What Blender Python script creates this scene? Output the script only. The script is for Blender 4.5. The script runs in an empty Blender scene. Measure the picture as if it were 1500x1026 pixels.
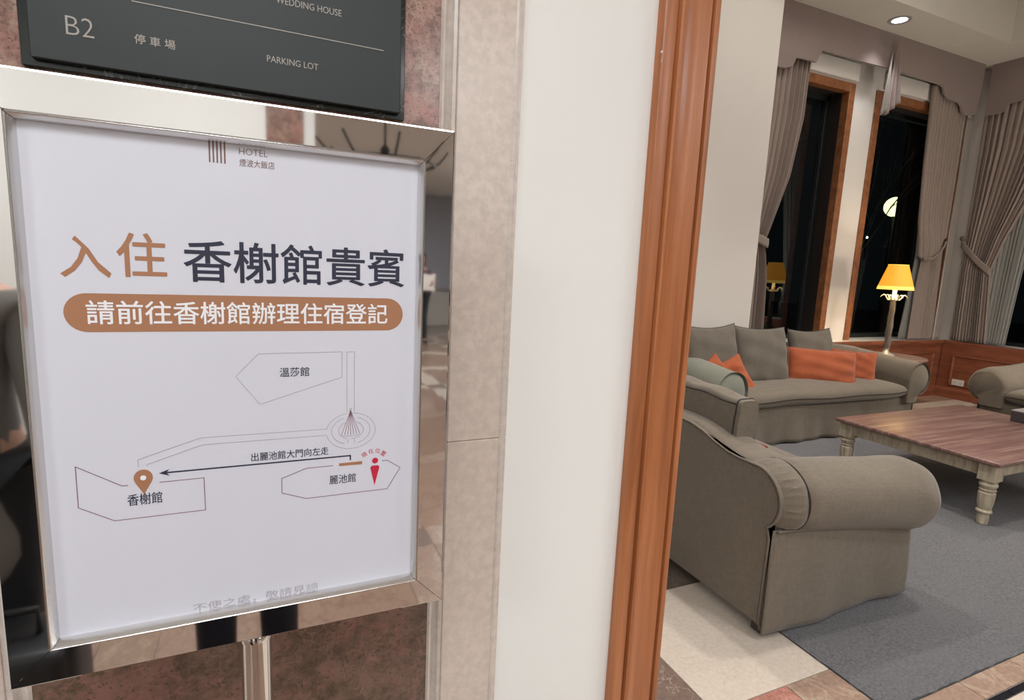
import bpy, bmesh, math, random
from mathutils import Vector, Matrix
R = math.radians
random.seed(7)
S = bpy.context.scene
C = S.collection

# ---------------------------------------------------------------- camera
FPX = 812.44
YAW, PIT, ROL = R(24.279), R(8.655), R(2.603)
fw = Vector((math.sin(YAW)*math.cos(PIT), math.cos(YAW)*math.cos(PIT), -math.sin(PIT)))
rt = Vector((math.cos(YAW), -math.sin(YAW), 0))
up = rt.cross(fw)
r2 = rt*math.cos(ROL) + up*math.sin(ROL)
u2 = up*math.cos(ROL) - rt*math.sin(ROL)
cd = bpy.data.cameras.new('camera'); cam = bpy.data.objects.new('camera', cd); C.objects.link(cam)
M = Matrix((r2, u2, -fw)).transposed().to_4x4(); M.translation = Vector((0, 0, 1.5))
cam.matrix_world = M
cd.sensor_fit = 'HORIZONTAL'; cd.sensor_width = 36; cd.lens = FPX/1500*36
cd.clip_start = 0.02; cd.clip_end = 200
S.camera = cam
# ---------------------------------------------------------------- view, world, lights
S.view_settings.view_transform = 'Standard'; S.view_settings.look = 'None'
S.view_settings.gamma = 1; S.view_settings.use_curve_mapping = False
S.view_settings.exposure = 0.0
w = bpy.data.worlds.new('night'); S.world = w; w.use_nodes = True
w.node_tree.nodes['Background'].inputs[0].default_value = (0.010, 0.014, 0.016, 1)
w.node_tree.nodes['Background'].inputs[1].default_value = 0.25

def area(name, loc, size, power, color=(1, .95, .88), rot=(0, 0, 0), sy=None, spread=180):
    l = bpy.data.lights.new(name, 'AREA'); l.energy = power; l.color = color
    l.shape = 'RECTANGLE' if sy else 'DISK'; l.size = size
    if sy: l.size_y = sy
    l.spread = R(spread)
    o = bpy.data.objects.new(name, l); o.location = loc; o.rotation_euler = rot; C.objects.link(o)
    return o
def spot(name, loc, power, color=(1, .95, .88), ang=110, blend=.8, size=.05, aim=None):
    l = bpy.data.lights.new(name, 'SPOT'); l.energy = power; l.color = color
    l.spot_size = R(ang); l.spot_blend = blend; l.shadow_soft_size = size
    o = bpy.data.objects.new(name, l); o.location = loc; C.objects.link(o)
    if aim: o.rotation_euler = (Vector(aim)-Vector(loc)).to_track_quat('-Z', 'Y').to_euler()
    return o
LOB = (.94, .97, 1.0)      # lobby light
RM = (1, .95, .90)        # lounge light
area('ceiling_light_lobby', (-.2, -1.0, 2.95), .9, 40, LOB)
area('ceiling_light_lobby', (1.5, -2.6, 2.95), .9, 44, LOB)
area('ceiling_light_lobby', (-2.2, -1.6, 2.95), .9, 40, LOB)
area('ceiling_light_lobby', (-1.6, -6.4, 2.95), 1.2, 100, LOB)
area('ceiling_light_lobby', (3.2, -6.4, 2.95), 1.2, 110, LOB)
area('cove_light_lounge', (4.2, 2.3, 4.9), 2.6, 52, RM, sy=1.8)
spot('downlight_lamp', (6.2, 4.17, 4.2), 26, (.95, .97, 1), 95, .7, .06, (6.2, 4.17, 0))
spot('downlight_lamp', (3.3, 1.55, 4.2), 190, RM, 105, .8, .08, (3.2, 1.6, 0))
spot('downlight_lamp', (2.4, 2.9, 4.2), 190, RM, 105, .8, .08, (2.4, 2.9, 0))
spot('downlight_lamp', (6.0, 2.4, 4.2), 190, RM, 100, .8, .08, (6.0, 2.4, 0))
spot('downlight_lamp', (2.3, .2, 2.95), 70, LOB, 120, .8, .10, (2.3, .2, 0))  # extra lamp added near the opening to brighten the floor
area('ceiling_light_lobby', (3.4, -1.2, 2.95), .9, 40, LOB)

def glow(name, loc, power, color, size=.2):
    l = bpy.data.lights.new(name, 'POINT'); l.energy = power; l.color = color; l.shadow_soft_size = size
    o = bpy.data.objects.new(name, l); o.location = loc; C.objects.link(o)
glow('fill_lounge_east', (7.4, 1.7, 1.5), 66, (1, .93, .84)); glow('fill_lounge_west', (.2, 2.3, 1.2), 22, (.90, .95, 1))  # unseen fill points added to brighten the soffit and the pier side
# ---------------------------------------------------------------- material helpers
def srgb(r, g, b):
    f = lambda c: (c/12.92 if c <= .04045 else ((c+.055)/1.055)**2.4)
    return (f(r/255), f(g/255), f(b/255), 1)
class Mat:
    def __init__(s, name, col=(200, 200, 200), rough=.6, metal=0, **kw):
        s.m = bpy.data.materials.new(name); s.m.use_nodes = True
        s.t = s.m.node_tree; s.n = s.t.nodes; s.b = s.n['Principled BSDF']
        s.b.inputs['Base Color'].default_value = srgb(*col)
        s.b.inputs['Roughness'].default_value = rough
        s.b.inputs['Metallic'].default_value = metal
        for k, v in kw.items(): s.b.inputs[k].default_value = v
        s.co = None
    def coord(s, scale=(1, 1, 1), rot=(0, 0, 0)):
        tc = s.n.new('ShaderNodeTexCoord'); mp = s.n.new('ShaderNodeMapping')
        mp.inputs['Scale'].default_value = scale; mp.inputs['Rotation'].default_value = rot
        s.t.links.new(tc.outputs['Object'], mp.inputs[0]); return mp.outputs[0]
    def noise(s, v, scale, detail=4, rough=.55, dist=0):
        n = s.n.new('ShaderNodeTexNoise'); s.t.links.new(v, n.inputs['Vector'])
        n.inputs['Scale'].default_value = scale; n.inputs['Detail'].default_value = detail
        n.inputs['Roughness'].default_value = rough; n.inputs['Distortion'].default_value = dist
        return n.outputs['Fac']
    def vor(s, v, scale, feat='DISTANCE_TO_EDGE'):
        n = s.n.new('ShaderNodeTexVoronoi'); n.feature = feat; s.t.links.new(v, n.inputs['Vector'])
        n.inputs['Scale'].default_value = scale; return n.outputs['Distance'] if feat != 'F1C' else n.outputs['Color']
    def wave(s, v, scale, dist=2, detail=3, d='X', ds=1):
        n = s.n.new('ShaderNodeTexWave'); n.bands_direction = d; s.t.links.new(v, n.inputs['Vector'])
        n.inputs['Scale'].default_value = scale; n.inputs['Distortion'].default_value = dist
        n.inputs['Detail'].default_value = detail; n.inputs['Detail Scale'].default_value = ds
        return n.outputs['Fac']
    def ramp(s, f, stops):
        n = s.n.new('ShaderNodeValToRGB'); s.t.links.new(f, n.inputs[0])
        e = n.color_ramp.elements
        while len(e) < len(stops): e.new(.5)
        for q, (p, c) in zip(e, stops): q.position = p; q.color = srgb(*c)
        return n.outputs[0]
    def mix(s, f, a, b, mode='MIX'):
        n = s.n.new('ShaderNodeMix'); n.data_type = 'RGBA'; n.blend_type = mode
        for i, x in ((0, f), (6, a), (7, b)):
            if isinstance(x, (int, float)): n.inputs[i].default_value = x
            elif isinstance(x, tuple): n.inputs[i].default_value = srgb(*x)
            else: s.t.links.new(x, n.inputs[i])
        return n.outputs[2]
    def math(s, op, a, b=0.0):
        n = s.n.new('ShaderNodeMath'); n.operation = op
        for i, x in ((0, a), (1, b)):
            if isinstance(x, (int, float)): n.inputs[i].default_value = x
            else: s.t.links.new(x, n.inputs[i])
        return n.outputs[0]
    def base(s, c): s.t.links.new(c, s.b.inputs['Base Color']); return s
    def rough(s, c): s.t.links.new(c, s.b.inputs['Roughness']); return s
    def bump(s, h, st=.3, dist=.002, chain=None):
        n = s.n.new('ShaderNodeBump'); n.inputs['Strength'].default_value = st
        n.inputs['Distance'].default_value = dist; s.t.links.new(h, n.inputs['Height'])
        if chain: s.t.links.new(chain, n.inputs['Normal'])
        s.t.links.new(n.outputs[0], s.b.inputs['Normal']); return n.outputs[0]

def plain(name, col, rough=.6, metal=0, **kw): return Mat(name, col, rough, metal, **kw).m
def m_fabric(name, a, b, wr=1.0, weave=1.0):
    m = Mat(name, a, .92, **{'Sheen Weight': .15})
    v = m.coord()
    n1 = m.noise(v, 3.5, 5); st = m.coord((22, 22, 260)); n2 = m.noise(st, 1, 3)
    st2 = m.coord((230, 230, 16)); n3 = m.noise(st2, 1, 2)
    c = m.mix(m.math('MULTIPLY', m.math('ADD', n2, n3), .5), a, b)
    c = m.mix(m.math('MULTIPLY', n1, .35), c, tuple(int(x*.8) for x in a))
    m.base(c)
    h = m.bump(m.math('ADD', n2, n3), .35*weave, .0012)
    m.bump(m.noise(v, 7, 4, .6, .6), .35*wr, .012, h)
    return m.m
FAB = m_fabric('taupe linen slipcover', (80, 71, 59), (139, 126, 109))
FABP = m_fabric('grey pillow linen', (78, 71, 62), (120, 111, 98), 1.2)
FABG = m_fabric('pale greenish linen', (104, 104, 93), (150, 151, 136))  # paler, greener slipcover colour for the left arm of the far sofa
PIPE = plain('dark piping and groove shade', (52, 46, 42), .9)
ORG = m_fabric('rust orange chenille', (144, 66, 34), (184, 98, 58), 1.3, 1.6)
REDM = plain('red cloth', (120, 30, 30), .8)
CURT = m_fabric('mauve taupe curtain', (134, 119, 110), (150, 135, 125), .6, .5)
VAL = m_fabric('mauve valance', (130, 114, 109), (144, 128, 122), .4, .8)
LINING = m_fabric('pale curtain lining', (136, 127, 119), (150, 141, 133), .4, .5)
SHEER = m_fabric('grey green sheer', (122, 122, 118), (146, 145, 139), .5, .5)
def m_plaster(name, col):
    m = Mat(name, col, .75); v = m.coord()
    n = m.noise(v, 1.2, 3); m.base(m.mix(n, col, tuple(int(c*.955) for c in col)))
    m.bump(m.noise(v, 180, 3), .08, .002); return m.m
WHITE = m_plaster('off white painted plaster', (244, 243, 238))
COLW = m_plaster('warm white paint', (212, 206, 199))
CEIL = m_plaster('ceiling paint', (200, 194, 184))
def m_wood(name, dark, mid, light, rot=(0, 0, 0), sc=(34, 34, 1.6), rough=.38):
    m = Mat(name, mid, rough, **{'Coat Weight': .25, 'Coat Roughness': .25})
    v = m.coord(sc, rot); n = m.noise(v, 1, 6, .6, .4)
    n2 = m.noise(m.coord((sc[0]*5, sc[1]*5, sc[2]*3), rot), 1, 3)
    c = m.ramp(n, [(.3, dark), (.5, mid), (.72, light)])
    m.base(m.mix(m.math('MULTIPLY', n2, .3), c, dark)); m.bump(n2, .12, .001); return m.m
WOOD = m_wood('honey pine casing', (146, 86, 48), (174, 106, 62), (194, 126, 80))
WOODH = m_wood('orange wood frame', (112, 66, 38), (138, 87, 53), (156, 104, 66), sc=(14, 14, 14))
WAIN = m_wood('red brown wainscot', (104, 56, 36), (128, 72, 48), (146, 86, 60), sc=(3, 3, 22), rough=.5)
def m_breccia(name, pink, c1, c2, c3, scale=26, amt=.5, rough=.25, pale=(214, 186, 172), blot=7):
    """blotchy brecciated marble: fragments c1..c3 in a pink matrix with small dark chips and pale threads"""
    m = Mat(name, c2, rough); v = m.coord()
    nn = m.n.new('ShaderNodeTexNoise'); nn.inputs['Scale'].default_value = scale*.35; nn.inputs['Detail'].default_value = 5; m.t.links.new(v, nn.inputs['Vector'])
    sc = m.n.new('ShaderNodeVectorMath'); sc.operation = 'SCALE'; sc.inputs['Scale'].default_value = 2.6/scale
    dv = m.n.new('ShaderNodeVectorMath'); dv.operation = 'ADD'
    m.t.links.new(nn.outputs['Color'], sc.inputs[0]); m.t.links.new(v, dv.inputs[0]); m.t.links.new(sc.outputs[0], dv.inputs[1])
    d = dv.outputs[0]
    big = m.noise(d, blot, 8, .7, .5); fine = m.noise(d, scale*1.5, 5, .7)
    frag = m.ramp(m.noise(d, scale*.3, 8, .78), [(.38, c1), (.5, c2), (.60, c3)])
    c = m.mix(m.ramp(m.math('ADD', m.math('MULTIPLY', big, .7), m.math('MULTIPLY', fine, .3)), [(.49, (0, 0, 0)), (.60, (255, 255, 255))]), frag, pink)
    chip = m.ramp(m.vor(d, scale*1.6, 'F1'), [(.16, (255, 255, 255)), (.30, (0, 0, 0))])
    c = m.mix(m.math('MULTIPLY', chip, amt), c, c1)
    th = m.ramp(m.vor(d, scale*.8), [(0, (255, 255, 255)), (.05, (0, 0, 0))])
    gate = m.ramp(m.noise(v, blot*.8, 3), [(.5, (0, 0, 0)), (.6, (255, 255, 255))])
    m.base(m.mix(m.math('MULTIPLY', m.math('MULTIPLY', th, gate), .45), c, pale)); return m.m
PINKM = m_breccia('pink breccia marble', (168, 118, 106), (96, 68, 58), (134, 102, 88), (168, 142, 124), 95, .85)
BROWNM = m_breccia('brown pink marble', (140, 102, 92), (80, 66, 54), (106, 86, 72), (126, 100, 88), 60, .6, .25, (164, 126, 114), 9)
def m_stone(name, a, b, vein, vs=2.2, rough=.3, vein_amt=.5, width=.015):
    m = Mat(name, a, rough); v = m.coord()
    n = m.noise(v, 6, 7, .6, .3); n2 = m.noise(v, vs, 5, .6, 1.2)
    c = m.mix(n, a, b)
    sp = m.noise(v, 55, 6, .7)
    c = m.mix(m.ramp(sp, [(.40, (255, 255, 255)), (.62, (0, 0, 0))]), c, tuple(int(q*.975) for q in b))
    d = m.math('ABSOLUTE', m.math('SUBTRACT', n2, .5))
    f = m.ramp(d, [(0, (255, 255, 255)), (width, (0, 0, 0))])
    m.base(m.mix(m.math('MULTIPLY', f, vein_amt), c, vein)); m.bump(n, .04, .002); return m.m
BEIGEM = m_stone('beige marble', (222, 207, 195), (208, 192, 180), (166, 148, 134), 5, .3, .10, .01)
TRIMM = m_stone('beige grey marble trim', (218, 206, 196), (206, 193, 183), (158, 144, 132), 4, .3, .2)
CREAM = m_stone('cream marble tile', (208, 195, 180), (196, 182, 167), (164, 148, 134), 5, .3, .35, .01)
BRNV = m_stone('brown veined marble', (136, 114, 102), (112, 92, 82), (196, 180, 164), 6, .3, .6, .012)
BRN2 = m_stone('beige brown marble', (172, 146, 126), (142, 116, 100), (190, 170, 148), 5, .3, .5, .03)
PINK2 = m_breccia('pink red breccia tile', (190, 132, 118), (134, 84, 72), (164, 108, 94), (150, 108, 92), 60, .6, .3)
OLIVE = m_stone('olive brown marble', (118, 104, 92), (98, 86, 76), (150, 138, 124), 5, .3, .4, .015)
BLACKT = plain('black polished stone', (22, 24, 30), .2)
BLKM = m_stone('black veined marble', (24, 30, 29), (30, 38, 36), (150, 160, 156), 7, .15, .55, .006)
m = Mat('directory plate', (46, 50, 50), .5, .3); m.bump(m.noise(m.coord((1, 1, 1)), 600, 2), .1, .0005); PLATE = m.m
GOLDT = plain('pale engraved letters', (168, 160, 150), .5)
def m_chrome(name, rough, wob):
    m = Mat(name, (222, 220, 218), rough, 1.0)
    if wob: m.bump(m.noise(m.coord((1, 1, .6)), 22, 2), wob, .004)
    return m.m
CHROME = m_chrome('polished chrome', .035, 0)
CHROMEW = m_chrome('wavy polished chrome', .035, .035)
CHROMEB = m_chrome('brushed chrome bead', .26, 0)
POSTER = Mat('poster paper', (211, 211, 220), .5, **{'Coat Weight': .35, 'Coat Roughness': .04}).m
INKB = plain('poster brown ink', (166, 116, 84), .5)
INKN = plain('poster navy ink', (40, 42, 62), .5)
INKG = plain('poster grey line ink', (168, 160, 166), .5)
INKM = plain('poster maroon line ink', (134, 92, 98), .5)
INKR = plain('poster red ink', (196, 34, 66), .5)
INKW = plain('poster white ink', (236, 234, 236), .5)
INKL = plain('logo brown ink', (118, 84, 72), .5)
m = Mat('grey carpet', (110, 110, 112), .98); v = m.coord()
nA = m.noise(v, 340, 5, .8); nB = m.noise(v, 5, 4); nC = m.noise(v, 90, 2, .6)
m.base(m.mix(nB, m.ramp(nA, [(.35, (104, 104, 106)), (.65, (164, 163, 164))]), m.ramp(nC, [(.35, (108, 107, 109)), (.7, (158, 154, 155))])))
m.bump(m.math('ADD', nA, nC), 1, .012); RUG = m.m
RUGE = plain('carpet edge binding', (58, 58, 60), .95)
m = Mat('worn red brown top with painted sheen', (120, 82, 74), .34, **{'Coat Weight': .25, 'Coat Roughness': .25})
v = m.coord((1.2, 26, 1)); n = m.noise(v, 1, 6, .65, .3); n2 = m.noise(m.coord((16, 2.5, 1)), 1, 4, .6)
c = m.ramp(n, [(.3, (96, 66, 60)), (.5, (124, 92, 84)), (.7, (162, 138, 122))])  # greyish highlights of the gloss are worked into the grain colours
m.base(m.mix(m.math('MULTIPLY', n2, .5), c, (104, 70, 66))); TTOP = m.m
m = Mat('distressed cream paint', (172, 160, 138), .6); v = m.coord((30, 30, 6)); n = m.noise(v, 1, 5, .7)
m.base(m.ramp(n, [(.3, (128, 112, 92)), (.45, (164, 150, 128)), (.7, (188, 176, 154))])); TLEG = m.m
STTOP = m_breccia('side table marble', (140, 110, 100), (100, 82, 74), (124, 100, 90), (130, 108, 98), 26, .4, .3)
IRON = plain('black iron', (28, 27, 27), .5, .6)
BRASS = m_stone('aged bronze', (120, 108, 94), (96, 86, 74), (150, 138, 122), 30, .5)
SILV = plain('pale metal leaf', (200, 194, 180), .4, .5)
DARKW = plain('dark leg wood', (44, 34, 30), .6)
OUTW = plain('white outlet plastic', (206, 204, 198), .5)
SLOT = plain('dark slot', (40, 38, 38), .6)
SILL = m_stone('white sill stone', (226, 224, 220), (214, 212, 206), (190, 188, 184), 4, .35, .3)
def m_glass(name):
    m = bpy.data.materials.new(name); m.use_nodes = True; t = m.node_tree; n = t.nodes; n.clear()
    o = n.new('ShaderNodeOutputMaterial'); mx = n.new('ShaderNodeMixShader'); f = n.new('ShaderNodeFresnel')
    tr = n.new('ShaderNodeBsdfTransparent'); g = n.new('ShaderNodeBsdfGlossy')
    tr.inputs[0].default_value = (.8, .85, .85, 1); g.inputs['Roughness'].default_value = 0; f.inputs[0].default_value = 1.95
    ge = n.new('ShaderNodeNewGeometry'); iv = n.new('ShaderNodeMath'); iv.operation = 'SUBTRACT'; iv.inputs[0].default_value = 1
    mu = n.new('ShaderNodeMath'); mu.operation = 'MULTIPLY'
    t.links.new(ge.outputs['Backfacing'], iv.inputs[1]); t.links.new(f.outputs[0], mu.inputs[0]); t.links.new(iv.outputs[0], mu.inputs[1])
    t.links.new(mu.outputs[0], mx.inputs[0]); t.links.new(tr.outputs[0], mx.inputs[1]); t.links.new(g.outputs[0], mx.inputs[2])
    t.links.new(mx.outputs[0], o.inputs[0]); return m
GLASS = m_glass('window glass')
def m_emit(name, col, st, base=(200, 200, 200)):
    m = Mat(name, base, .6); m.b.inputs['Emission Color'].default_value = srgb(*col); m.b.inputs['Emission Strength'].default_value = st; return m.m
EMD = m_emit('downlight lens', (236, 244, 255), 3.0)
EML = m_emit('lobby light lens', (255, 246, 232), 6.0)
SHADE = m_emit('lit lampshade', (255, 170, 30), .80, (200, 140, 60))
SHADEB = m_emit('lit lampshade band', (255, 214, 90), 1.1, (220, 180, 100))
SHIN = m_emit('lampshade inner lining', (255, 220, 120), 1.5, (240, 220, 180))
CANDLE = m_emit('lit candle tube', (255, 240, 190), 1.4, (240, 230, 200))
GLOBE = m_emit('lit street globe', (250, 255, 170), 3.2)
BARK = plain('bare bark', (120, 112, 104), .9)
DARKOUT = plain('dark post', (14, 15, 15), .9)
GROUNDM = m_stone('dark ground', (34, 38, 34), (26, 30, 28), (40, 42, 40), 2, .9)

# ---------------------------------------------------------------- object helpers
def tag(o, label=None, cat=None, group=None, kind=None):
    for k, v in (('label', label), ('category', cat), ('group', group), ('kind', kind)):
        if v: o[k] = v
    return o
def smooth_obj(me, ang=35):
    for p in me.polygons: p.use_smooth = True
    try: me.set_sharp_from_angle(angle=R(ang))
    except Exception: pass
def obj(name, bm, mat, parent=None, smooth=None, recalc=True):
    if recalc: bmesh.ops.recalc_face_normals(bm, faces=bm.faces)
    me = bpy.data.meshes.new(name); bm.to_mesh(me); bm.free()
    mats = mat if isinstance(mat, (list, tuple)) else [mat]
    for x in mats: me.materials.append(x)
    if smooth: smooth_obj(me, smooth)
    o = bpy.data.objects.new(name, me); C.objects.link(o)
    if parent:
        o.parent = parent; o.matrix_parent_inverse = Matrix.Translation(-parent.location) if parent.type == 'EMPTY' else Matrix()
    return o
def thing(name, label, cat, loc=(0, 0, 0), group=None):
    o = bpy.data.objects.new(name, None); o.location = loc; C.objects.link(o); o.empty_display_size = .1
    return tag(o, label, cat, group)
def B(): return bmesh.new()
def box(bm, x0, x1, y0, y1, z0, z1, bev=0, seg=1):
    vs = [bm.verts.new((x, y, z)) for x in (x0, x1) for y in (y0, y1) for z in (z0, z1)]
    fs = [bm.faces.new([vs[i] for i in q]) for q in ((0, 1, 3, 2), (4, 6, 7, 5), (0, 4, 5, 1), (2, 3, 7, 6), (0, 2, 6, 4), (1, 5, 7, 3))]
    if bev:
        es = list({e for f in fs for e in f.edges})
        bmesh.ops.bevel(bm, geom=es, offset=bev, segments=seg, affect='EDGES', profile=.5)
    return bm
def grid(bm, fn, nu, nv, closeu=False, closev=False):
    g = [[bm.verts.new(fn(i/nu, j/nv)) for j in range(nv if closev else nv+1)] for i in range(nu if closeu else nu+1)]
    NU, NV = len(g), len(g[0])
    for i in range(nu):
        for j in range(nv):
            a, b, c, d = g[i][j], g[(i+1) % NU][j], g[(i+1) % NU][(j+1) % NV], g[i][(j+1) % NV]
            if len({a, b, c, d}) == 4: bm.faces.new((a, b, c, d))
    return g
def tube(bm, pts, rad, n=8, closed=False, cap=True):
    pts = [Vector(p) for p in pts]; N = len(pts); rings = []; prev = None
    for i, p in enumerate(pts):
        a = pts[(i-1) % N] if (closed or i) else p; b = pts[(i+1) % N] if (closed or i < N-1) else p
        d = (b-a).normalized()
        if prev is None: t = d.orthogonal().normalized()
        else: t = (prev - d*prev.dot(d)).normalized()
        prev = t; s = d.cross(t); r = rad(i/(N-1)) if callable(rad) else rad
        rings.append([bm.verts.new(p + t*(math.cos(2*math.pi*k/n)*r) + s*(math.sin(2*math.pi*k/n)*r)) for k in range(n)])
    for i in range(N if closed else N-1):
        A, Bq = rings[i], rings[(i+1) % N]
        for k in range(n): bm.faces.new((A[k], A[(k+1) % n], Bq[(k+1) % n], Bq[k]))
    if cap and not closed: bm.faces.new(rings[0][::-1]); bm.faces.new(rings[-1])
    return bm
def lathe(bm, prof, c=(0, 0, 0), n=24, flute=None):
    c = Vector(c); rings = []
    for r, z in prof:
        ring = []
        for k in range(n):
            a = 2*math.pi*k/n; rr = r*(1-(flute(z, a) if flute else 0))
            ring.append(bm.verts.new(c+Vector((rr*math.cos(a), rr*math.sin(a), z))))
        rings.append(ring)
    for A, Bq in zip(rings, rings[1:]):
        for k in range(n): bm.faces.new((A[k], A[(k+1) % n], Bq[(k+1) % n], Bq[k]))
    bm.faces.new(rings[0][::-1]); bm.faces.new(rings[-1]); return bm
def prism(bm, pts, fn, t0, t1):
    """polygon pts (a,b) extruded between t0 and t1; fn(a,b,t)->xyz"""
    A = [bm.verts.new(fn(a, b, t0)) for a, b in pts]; Bq = [bm.verts.new(fn(a, b, t1)) for a, b in pts]
    bm.faces.new(A); bm.faces.new(Bq[::-1]); n = len(pts)
    for i in range(n): bm.faces.new((A[i], A[(i+1) % n], Bq[(i+1) % n], Bq[i]))
    return bm
XZ = lambda a, b, t: (a, t, b)
YZ = lambda a, b, t: (t, a, b)
def struct(name, bm, mat, parent=None, smooth=None):
    o = obj(name, bm, mat, parent, smooth); o['kind'] = 'structure'; return o

# ================================================================ ROOM SHELL
floor = struct('floor', box(B(), -5, 9.2, -11.5, 5.2, -.12, -.006), m_stone('light grout', (188, 180, 170), (176, 168, 158), (160, 150, 140), 3, .6))
# lobby paving behind and below the camera: pale tan slabs with brown insets
def add_tile(x0, x1, y0, y1, mat, g=.0015, z=0.0):
    return obj('floor_tile', box(B(), x0+g, x1-g, y0+g, y1-g, -.02, z+random.uniform(-.0003, .0003), .0008), mat, floor)
TAN = m_stone('tan marble slab', (168, 142, 124), (150, 124, 108), (120, 94, 80), 2.5, .14, .5, .03)
for i in range(-3, 6):
    for j in range(-8, 1):
        x0, y0 = i*1.2-.6, j*1.2-.6+.305
        if j == 0 and i > 0:
            add_tile(x0, x0+.6, y0, y0+1.2, CREAM); add_tile(x0+.6, x0+1.2, y0, y0+1.2, CREAM); continue
        add_tile(x0+.2, x0+1.2, y0-.0+.2, y0+1.2, TAN)
        add_tile(x0, x0+.2, y0, y0+.2, BRNV)
        add_tile(x0+.2, x0+1.2, y0, y0+.2, CREAM if j < -3 else BRN2)
        add_tile(x0, x0+.2, y0+.2, y0+1.2, CREAM if j < -3 else BRN2)
# threshold band of black stone pieces, joints light
x = 1.49
while x < 3.9:
    add_tile(x, x+.13, .905, .935, BLACKT, .003); x += .13
add_tile(1.0, 1.49, .905, .935, BLACKT)
# lounge paving
def row(y0, y1, xs, mats):
    for (a, b), mm in zip(zip(xs, xs[1:]), mats): add_tile(a, b, y0, y1, mm)
row(.935, 1.255, [.4, .90, 1.40, 1.745, 2.40, 2.75, 3.40, 3.75, 4.4], [BRNV, BRNV, PINK2, BRN2, BRN2, BRN2, PINK2, BRN2])
row(1.255, 1.915, [.4, .90, 1.40, 2.40, 3.4, 4.4], [OLIVE, BRNV, CREAM, CREAM, CREAM])
row(1.915, 2.235, [.4, .90, 1.40, 1.62, 2.40, 3.4], [OLIVE, BRNV, BRNV, OLIVE, BRN2])
row(2.235, 2.895, [.4, .90, 1.40, 2.40], [OLIVE, BRNV, CREAM])
row(2.895, 3.87, [.4, .90, 1.40, 2.40, 3.4], [OLIVE, BRNV, OLIVE, BRN2])
for k in range(7): add_tile(.9+.93*k, .9+.93*(k+1), 3.87, 3.97, BRNV)
xs = [3.0, 3.9, 4.8, 5.7, 6.6, 7.2, 7.85, 8.4]
row(3.97, 4.17, xs, [CREAM]*7)
row(4.17, 4.6, xs, [BRN2, OLIVE]*3+[BRN2])
for y0 in (1.0, 1.9, 2.8, 3.3): add_tile(7.45, 8.4, y0, y0+(.9 if y0 < 2.8 else .5 if y0 < 3 else .57), BRN2)

# front wall (between lobby and lounge), opening from x=.85
wf = B(); box(wf, -5, .86, 1.003, 1.18, 0, 3.0); box(wf, -5, 9.2, 1.003, 1.18, 3.0, 5.3)
struct('wall_front', wf, WHITE)
wr = B(); box(wr, 4.3, 9.2, 1.003, 1.18, 0, 3.0); struct('wall_right_of_opening', wr, WHITE)
# lounge walls
A = 4.60
wa = B()
for x0, x1, z0, z1 in ((-1.5, 4.92, 0, 4.25), (4.92, 6.22, 3.72, 4.25), (6.22, 6.60, .76, 4.25), (6.60, 8.42, 3.72, 4.25), (8.42, 8.75, .76, 4.25), (4.92, 8.75, 0, .72)):
    box(wa, x0, x1, A, A+.34, z0, z1)
struct('wall_back', wa, COLW)
wc = B()
for y0, y1, z0, z1 in ((1.18, 1.9, 0, 4.25), (1.9, 4.28, 3.72, 4.25), (4.28, 4.60, .76, 4.25), (1.9, 4.60, 0, .72)):
    box(wc, 8.57, 8.90, y0, y1, z0, z1)
struct('wall_right', wc, COLW)
struct('wall_left', box(B(), -1.7, -1.5, 1.18, 4.94, 0, 4.6), COLW)
# lounge ceiling: soffit ring and raised tray with tall riser
cl = B()
box(cl, -1.5, 8.9, 3.93, 4.94, 4.25, 5.3); box(cl, 7.81, 8.9, 1.18, 3.93, 4.25, 5.3)
box(cl, -1.5, 1.4, 1.18, 3.93, 4.25, 5.3); box(cl, 1.4, 7.81, 1.18, 1.3, 4.25, 5.3); box(cl, 1.4, 7.81, 1.3, 3.93, 5.1, 5.3)
struct('ceiling', cl, CEIL)
# lobby shell
struct('ceiling_lobby', box(B(), -5, 9.2, -11.5, 1.003, 3.0, 3.2), WHITE)
struct('wall_lobby_left', box(B(), -5.2, -5, -11.5, 1.003, 0, 3.0), WHITE)
struct('wall_lobby_right', box(B(), 9.2, 9.4, -11.5, 1.003, 0, 3.0), WHITE)
struct('wall_lobby_rear', box(B(), -5, 9.2, -11.7, -11.5, 0, 3.0), COLW)
# pier in front of the window wall
struct('wall_pier', box(B(), 3.735, 4.56, 4.20, A, 0, 4.25, .004), COLW)

# ---------------- front wall cladding (marble, directory) and casing
pm = B(); prism(pm, [(-.341, 1.30), (.287, 1.30), (.287, 2.6), (-.341, 2.6)], XZ, .994, 1.003); pnl = struct('trim_1', pm, PINKM)
pm = B(); prism(pm, [(-.341, .10), (.287, .10), (.287, 1.299), (-.341, 1.299)], XZ, .994, 1.003); obj('marble_slab', pm, BROWNM, pnl)
def moulding(x0, x1):
    d = x1-x0; pr = [(0, 0), (0, .010), (.12, .014), (.25, .013), (.32, .006), (.45, .004), (.60, .007), (.72, .015), (.9, .017), (1, .014), (1, 0)]
    b = B(); prism(b, [(x0+a*d, 1.003-h) for a, h in pr], lambda a, q, t: (a, q, t), .1, 2.6); return b
struct('trim_2', moulding(.287, .317), TRIMM, None, 40)
struct('trim_3', moulding(-.341, -.371), TRIMM, None, 40)
pil = struct('trim_4', box(B(), .317, .4405, .986, 1.003, .1, 1.1565, .0015), BEIGEM)
obj('marble_slab', box(B(), .317, .4405, .986, 1.003, 1.1575, 2.6, .0015), BEIGEM, pil)
b = B(); prism(b, [(.424, .986), (.427, .984), (.433, .984), (.4405, .990), (.4425, .996), (.4425, 1.003), (.424, 1.003)], lambda a, q, t: (a, q, t), .1, 2.6)
obj('edge_moulding', b, TRIMM, pil, 40)
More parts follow.
